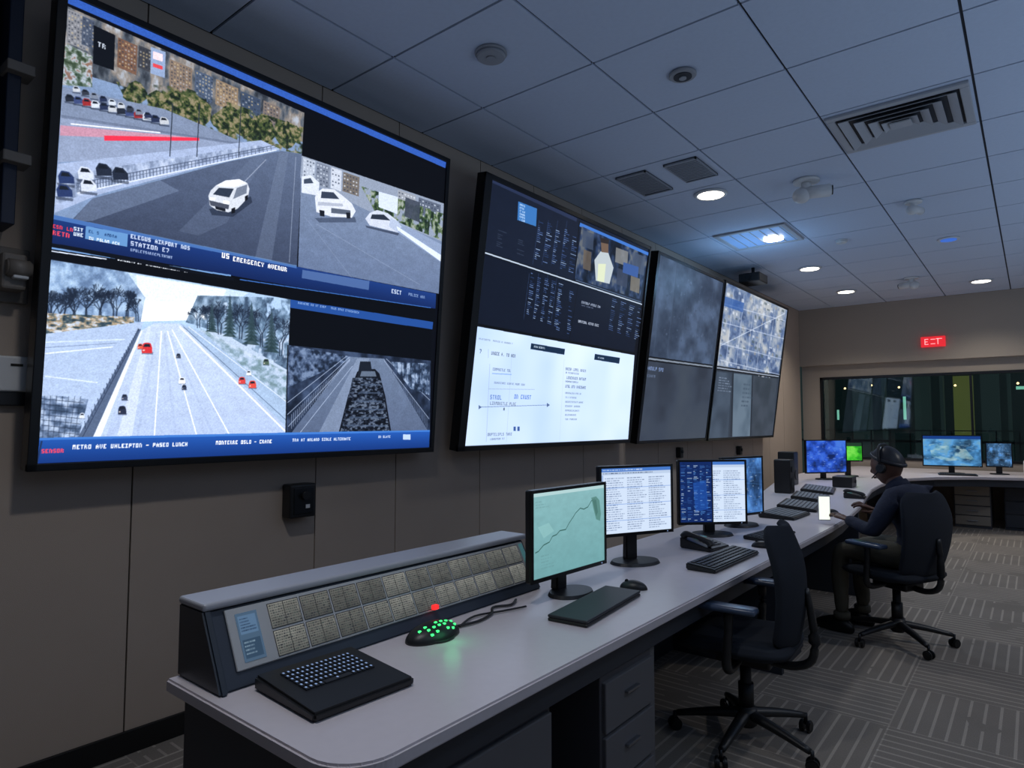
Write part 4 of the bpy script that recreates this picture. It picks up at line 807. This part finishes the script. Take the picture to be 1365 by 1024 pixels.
    tube(H,'headset_band',BLACK,[(-.004,-.098,.0),(-.004,-.098,.06),(-.004,-.062,.132),(-.004,0,.152),(-.004,.062,.132),(-.004,.098,.06),(-.004,.098,.0)],.009,10,6)
    for s in (1,-1): cyl(H,'headset_cup',BLACK,(-.004,s*.096,-.012),.034,.026,'y',b=.008)
    tube(H,'headset_mic',DMET,[(.0,.105,-.02),(.05,.092,-.05),(.095,.05,-.066)],.004,6)
    for s,w in tips:
        W=Vector(w);d=(W-Vector((.14,s*.268,.74))).normalized();side=Vector((0,-s,0));side=(side-d*side.dot(d)).normalized();upv=d.cross(side)*s
        if upv.z<0: upv=-upv
        hg=G('hand_%s'%('left' if s==1 else 'right'));hg.parent=g
        P=lambda a,b,c:W+d*a+side*b+upv*c
        tube(hg,'palm',SKIN,[P(-.02,0,0),P(.02,0,0),P(.06,0,-.002),P(.088,0,-.006)],[.026,.034,.040,.036],14,4,.42)
        for k,(b,Ln) in enumerate(((.027,.068),(.009,.078),(-.009,.072),(-.026,.056))):
            tube(hg,'finger_%d'%(k+1),SKIN,[P(.078,b,-.002),P(.078+Ln*.42,b*1.05,.002),P(.078+Ln*.78,b*1.05,-.012),P(.078+Ln*.92,b*1.02,-.032)],[.0095,.009,.008,.0065],10,4)
        tube(hg,'thumb',SKIN,[P(.015,.022,-.006),P(.04,.048,-.012),P(.066,.056,-.018),P(.088,.050,-.026)],[.013,.011,.0095,.0075],10,4)
    for s in (1,-1):
        bm=bmesh.new();bmesh.ops.create_icosphere(bm,subdivisions=4,radius=1)
        for q in bm.verts:
            x,y,z=q.co;zz=max(z,-.45)
            q.co=Vector((.49+x*.14,s*.14+y*.048*(1+.12*x),.033+zz*.07*(1-.45*max(0,x))))
        frombm('shoe',bm,SHOE,g,True);cyl(g,'cuff',TROU,(.435,s*.14,.115),.054,.05,b=.006)
    bpy.context.view_layer.update()
    return g.matrix_world@Vector(tips[0][1])
wl=person()
fw=Vector((math.cos(PR),math.sin(PR),0));ph=wl+fw*.155+Vector((0,0,.05))
g=G('smartphone',tuple(ph),math.radians(-60));box(g,'case',WHITE,(-.006,.006),(-.04,.04),(-.08,.095),.004,2);box(g,'screen',mat('phone_screen',(240,245,240),.4,emit=(235,240,225),es=1.1),(.006,.007),(-.036,.036),(-.073,.088),0)
# ================================================================ light
l=bpy.data.lights.new('added_ceiling_fill','AREA');l.shape='RECTANGLE';l.size=2.6;l.size_y=11;l.energy=100;l.color=(.5,.7,1);o=bpy.data.objects.new('added_ceiling_fill',l);C.objects.link(o);o.location=(2.3,4.5,1.0);o.rotation_euler=(math.pi,0,0)  # unseen area light, added to brighten the ceiling; no such fixture in the room
wd=bpy.data.worlds.new('w');bpy.context.scene.world=wd;wd.use_nodes=True;wd.node_tree.nodes['Background'].inputs[0].default_value=(.02,.03,.05,1)
# ================================================================ camera
cam=bpy.data.cameras.new('camera');co=bpy.data.objects.new('camera',cam);C.objects.link(co)
co.location=(0,0,CAMZ);co.rotation_euler=(math.radians(93.39),0,math.radians(38.9));cam.lens=22.73;cam.sensor_width=36;cam.clip_start=.05
bpy.context.scene.camera=co
bpy.context.scene.view_settings.view_transform='Standard'
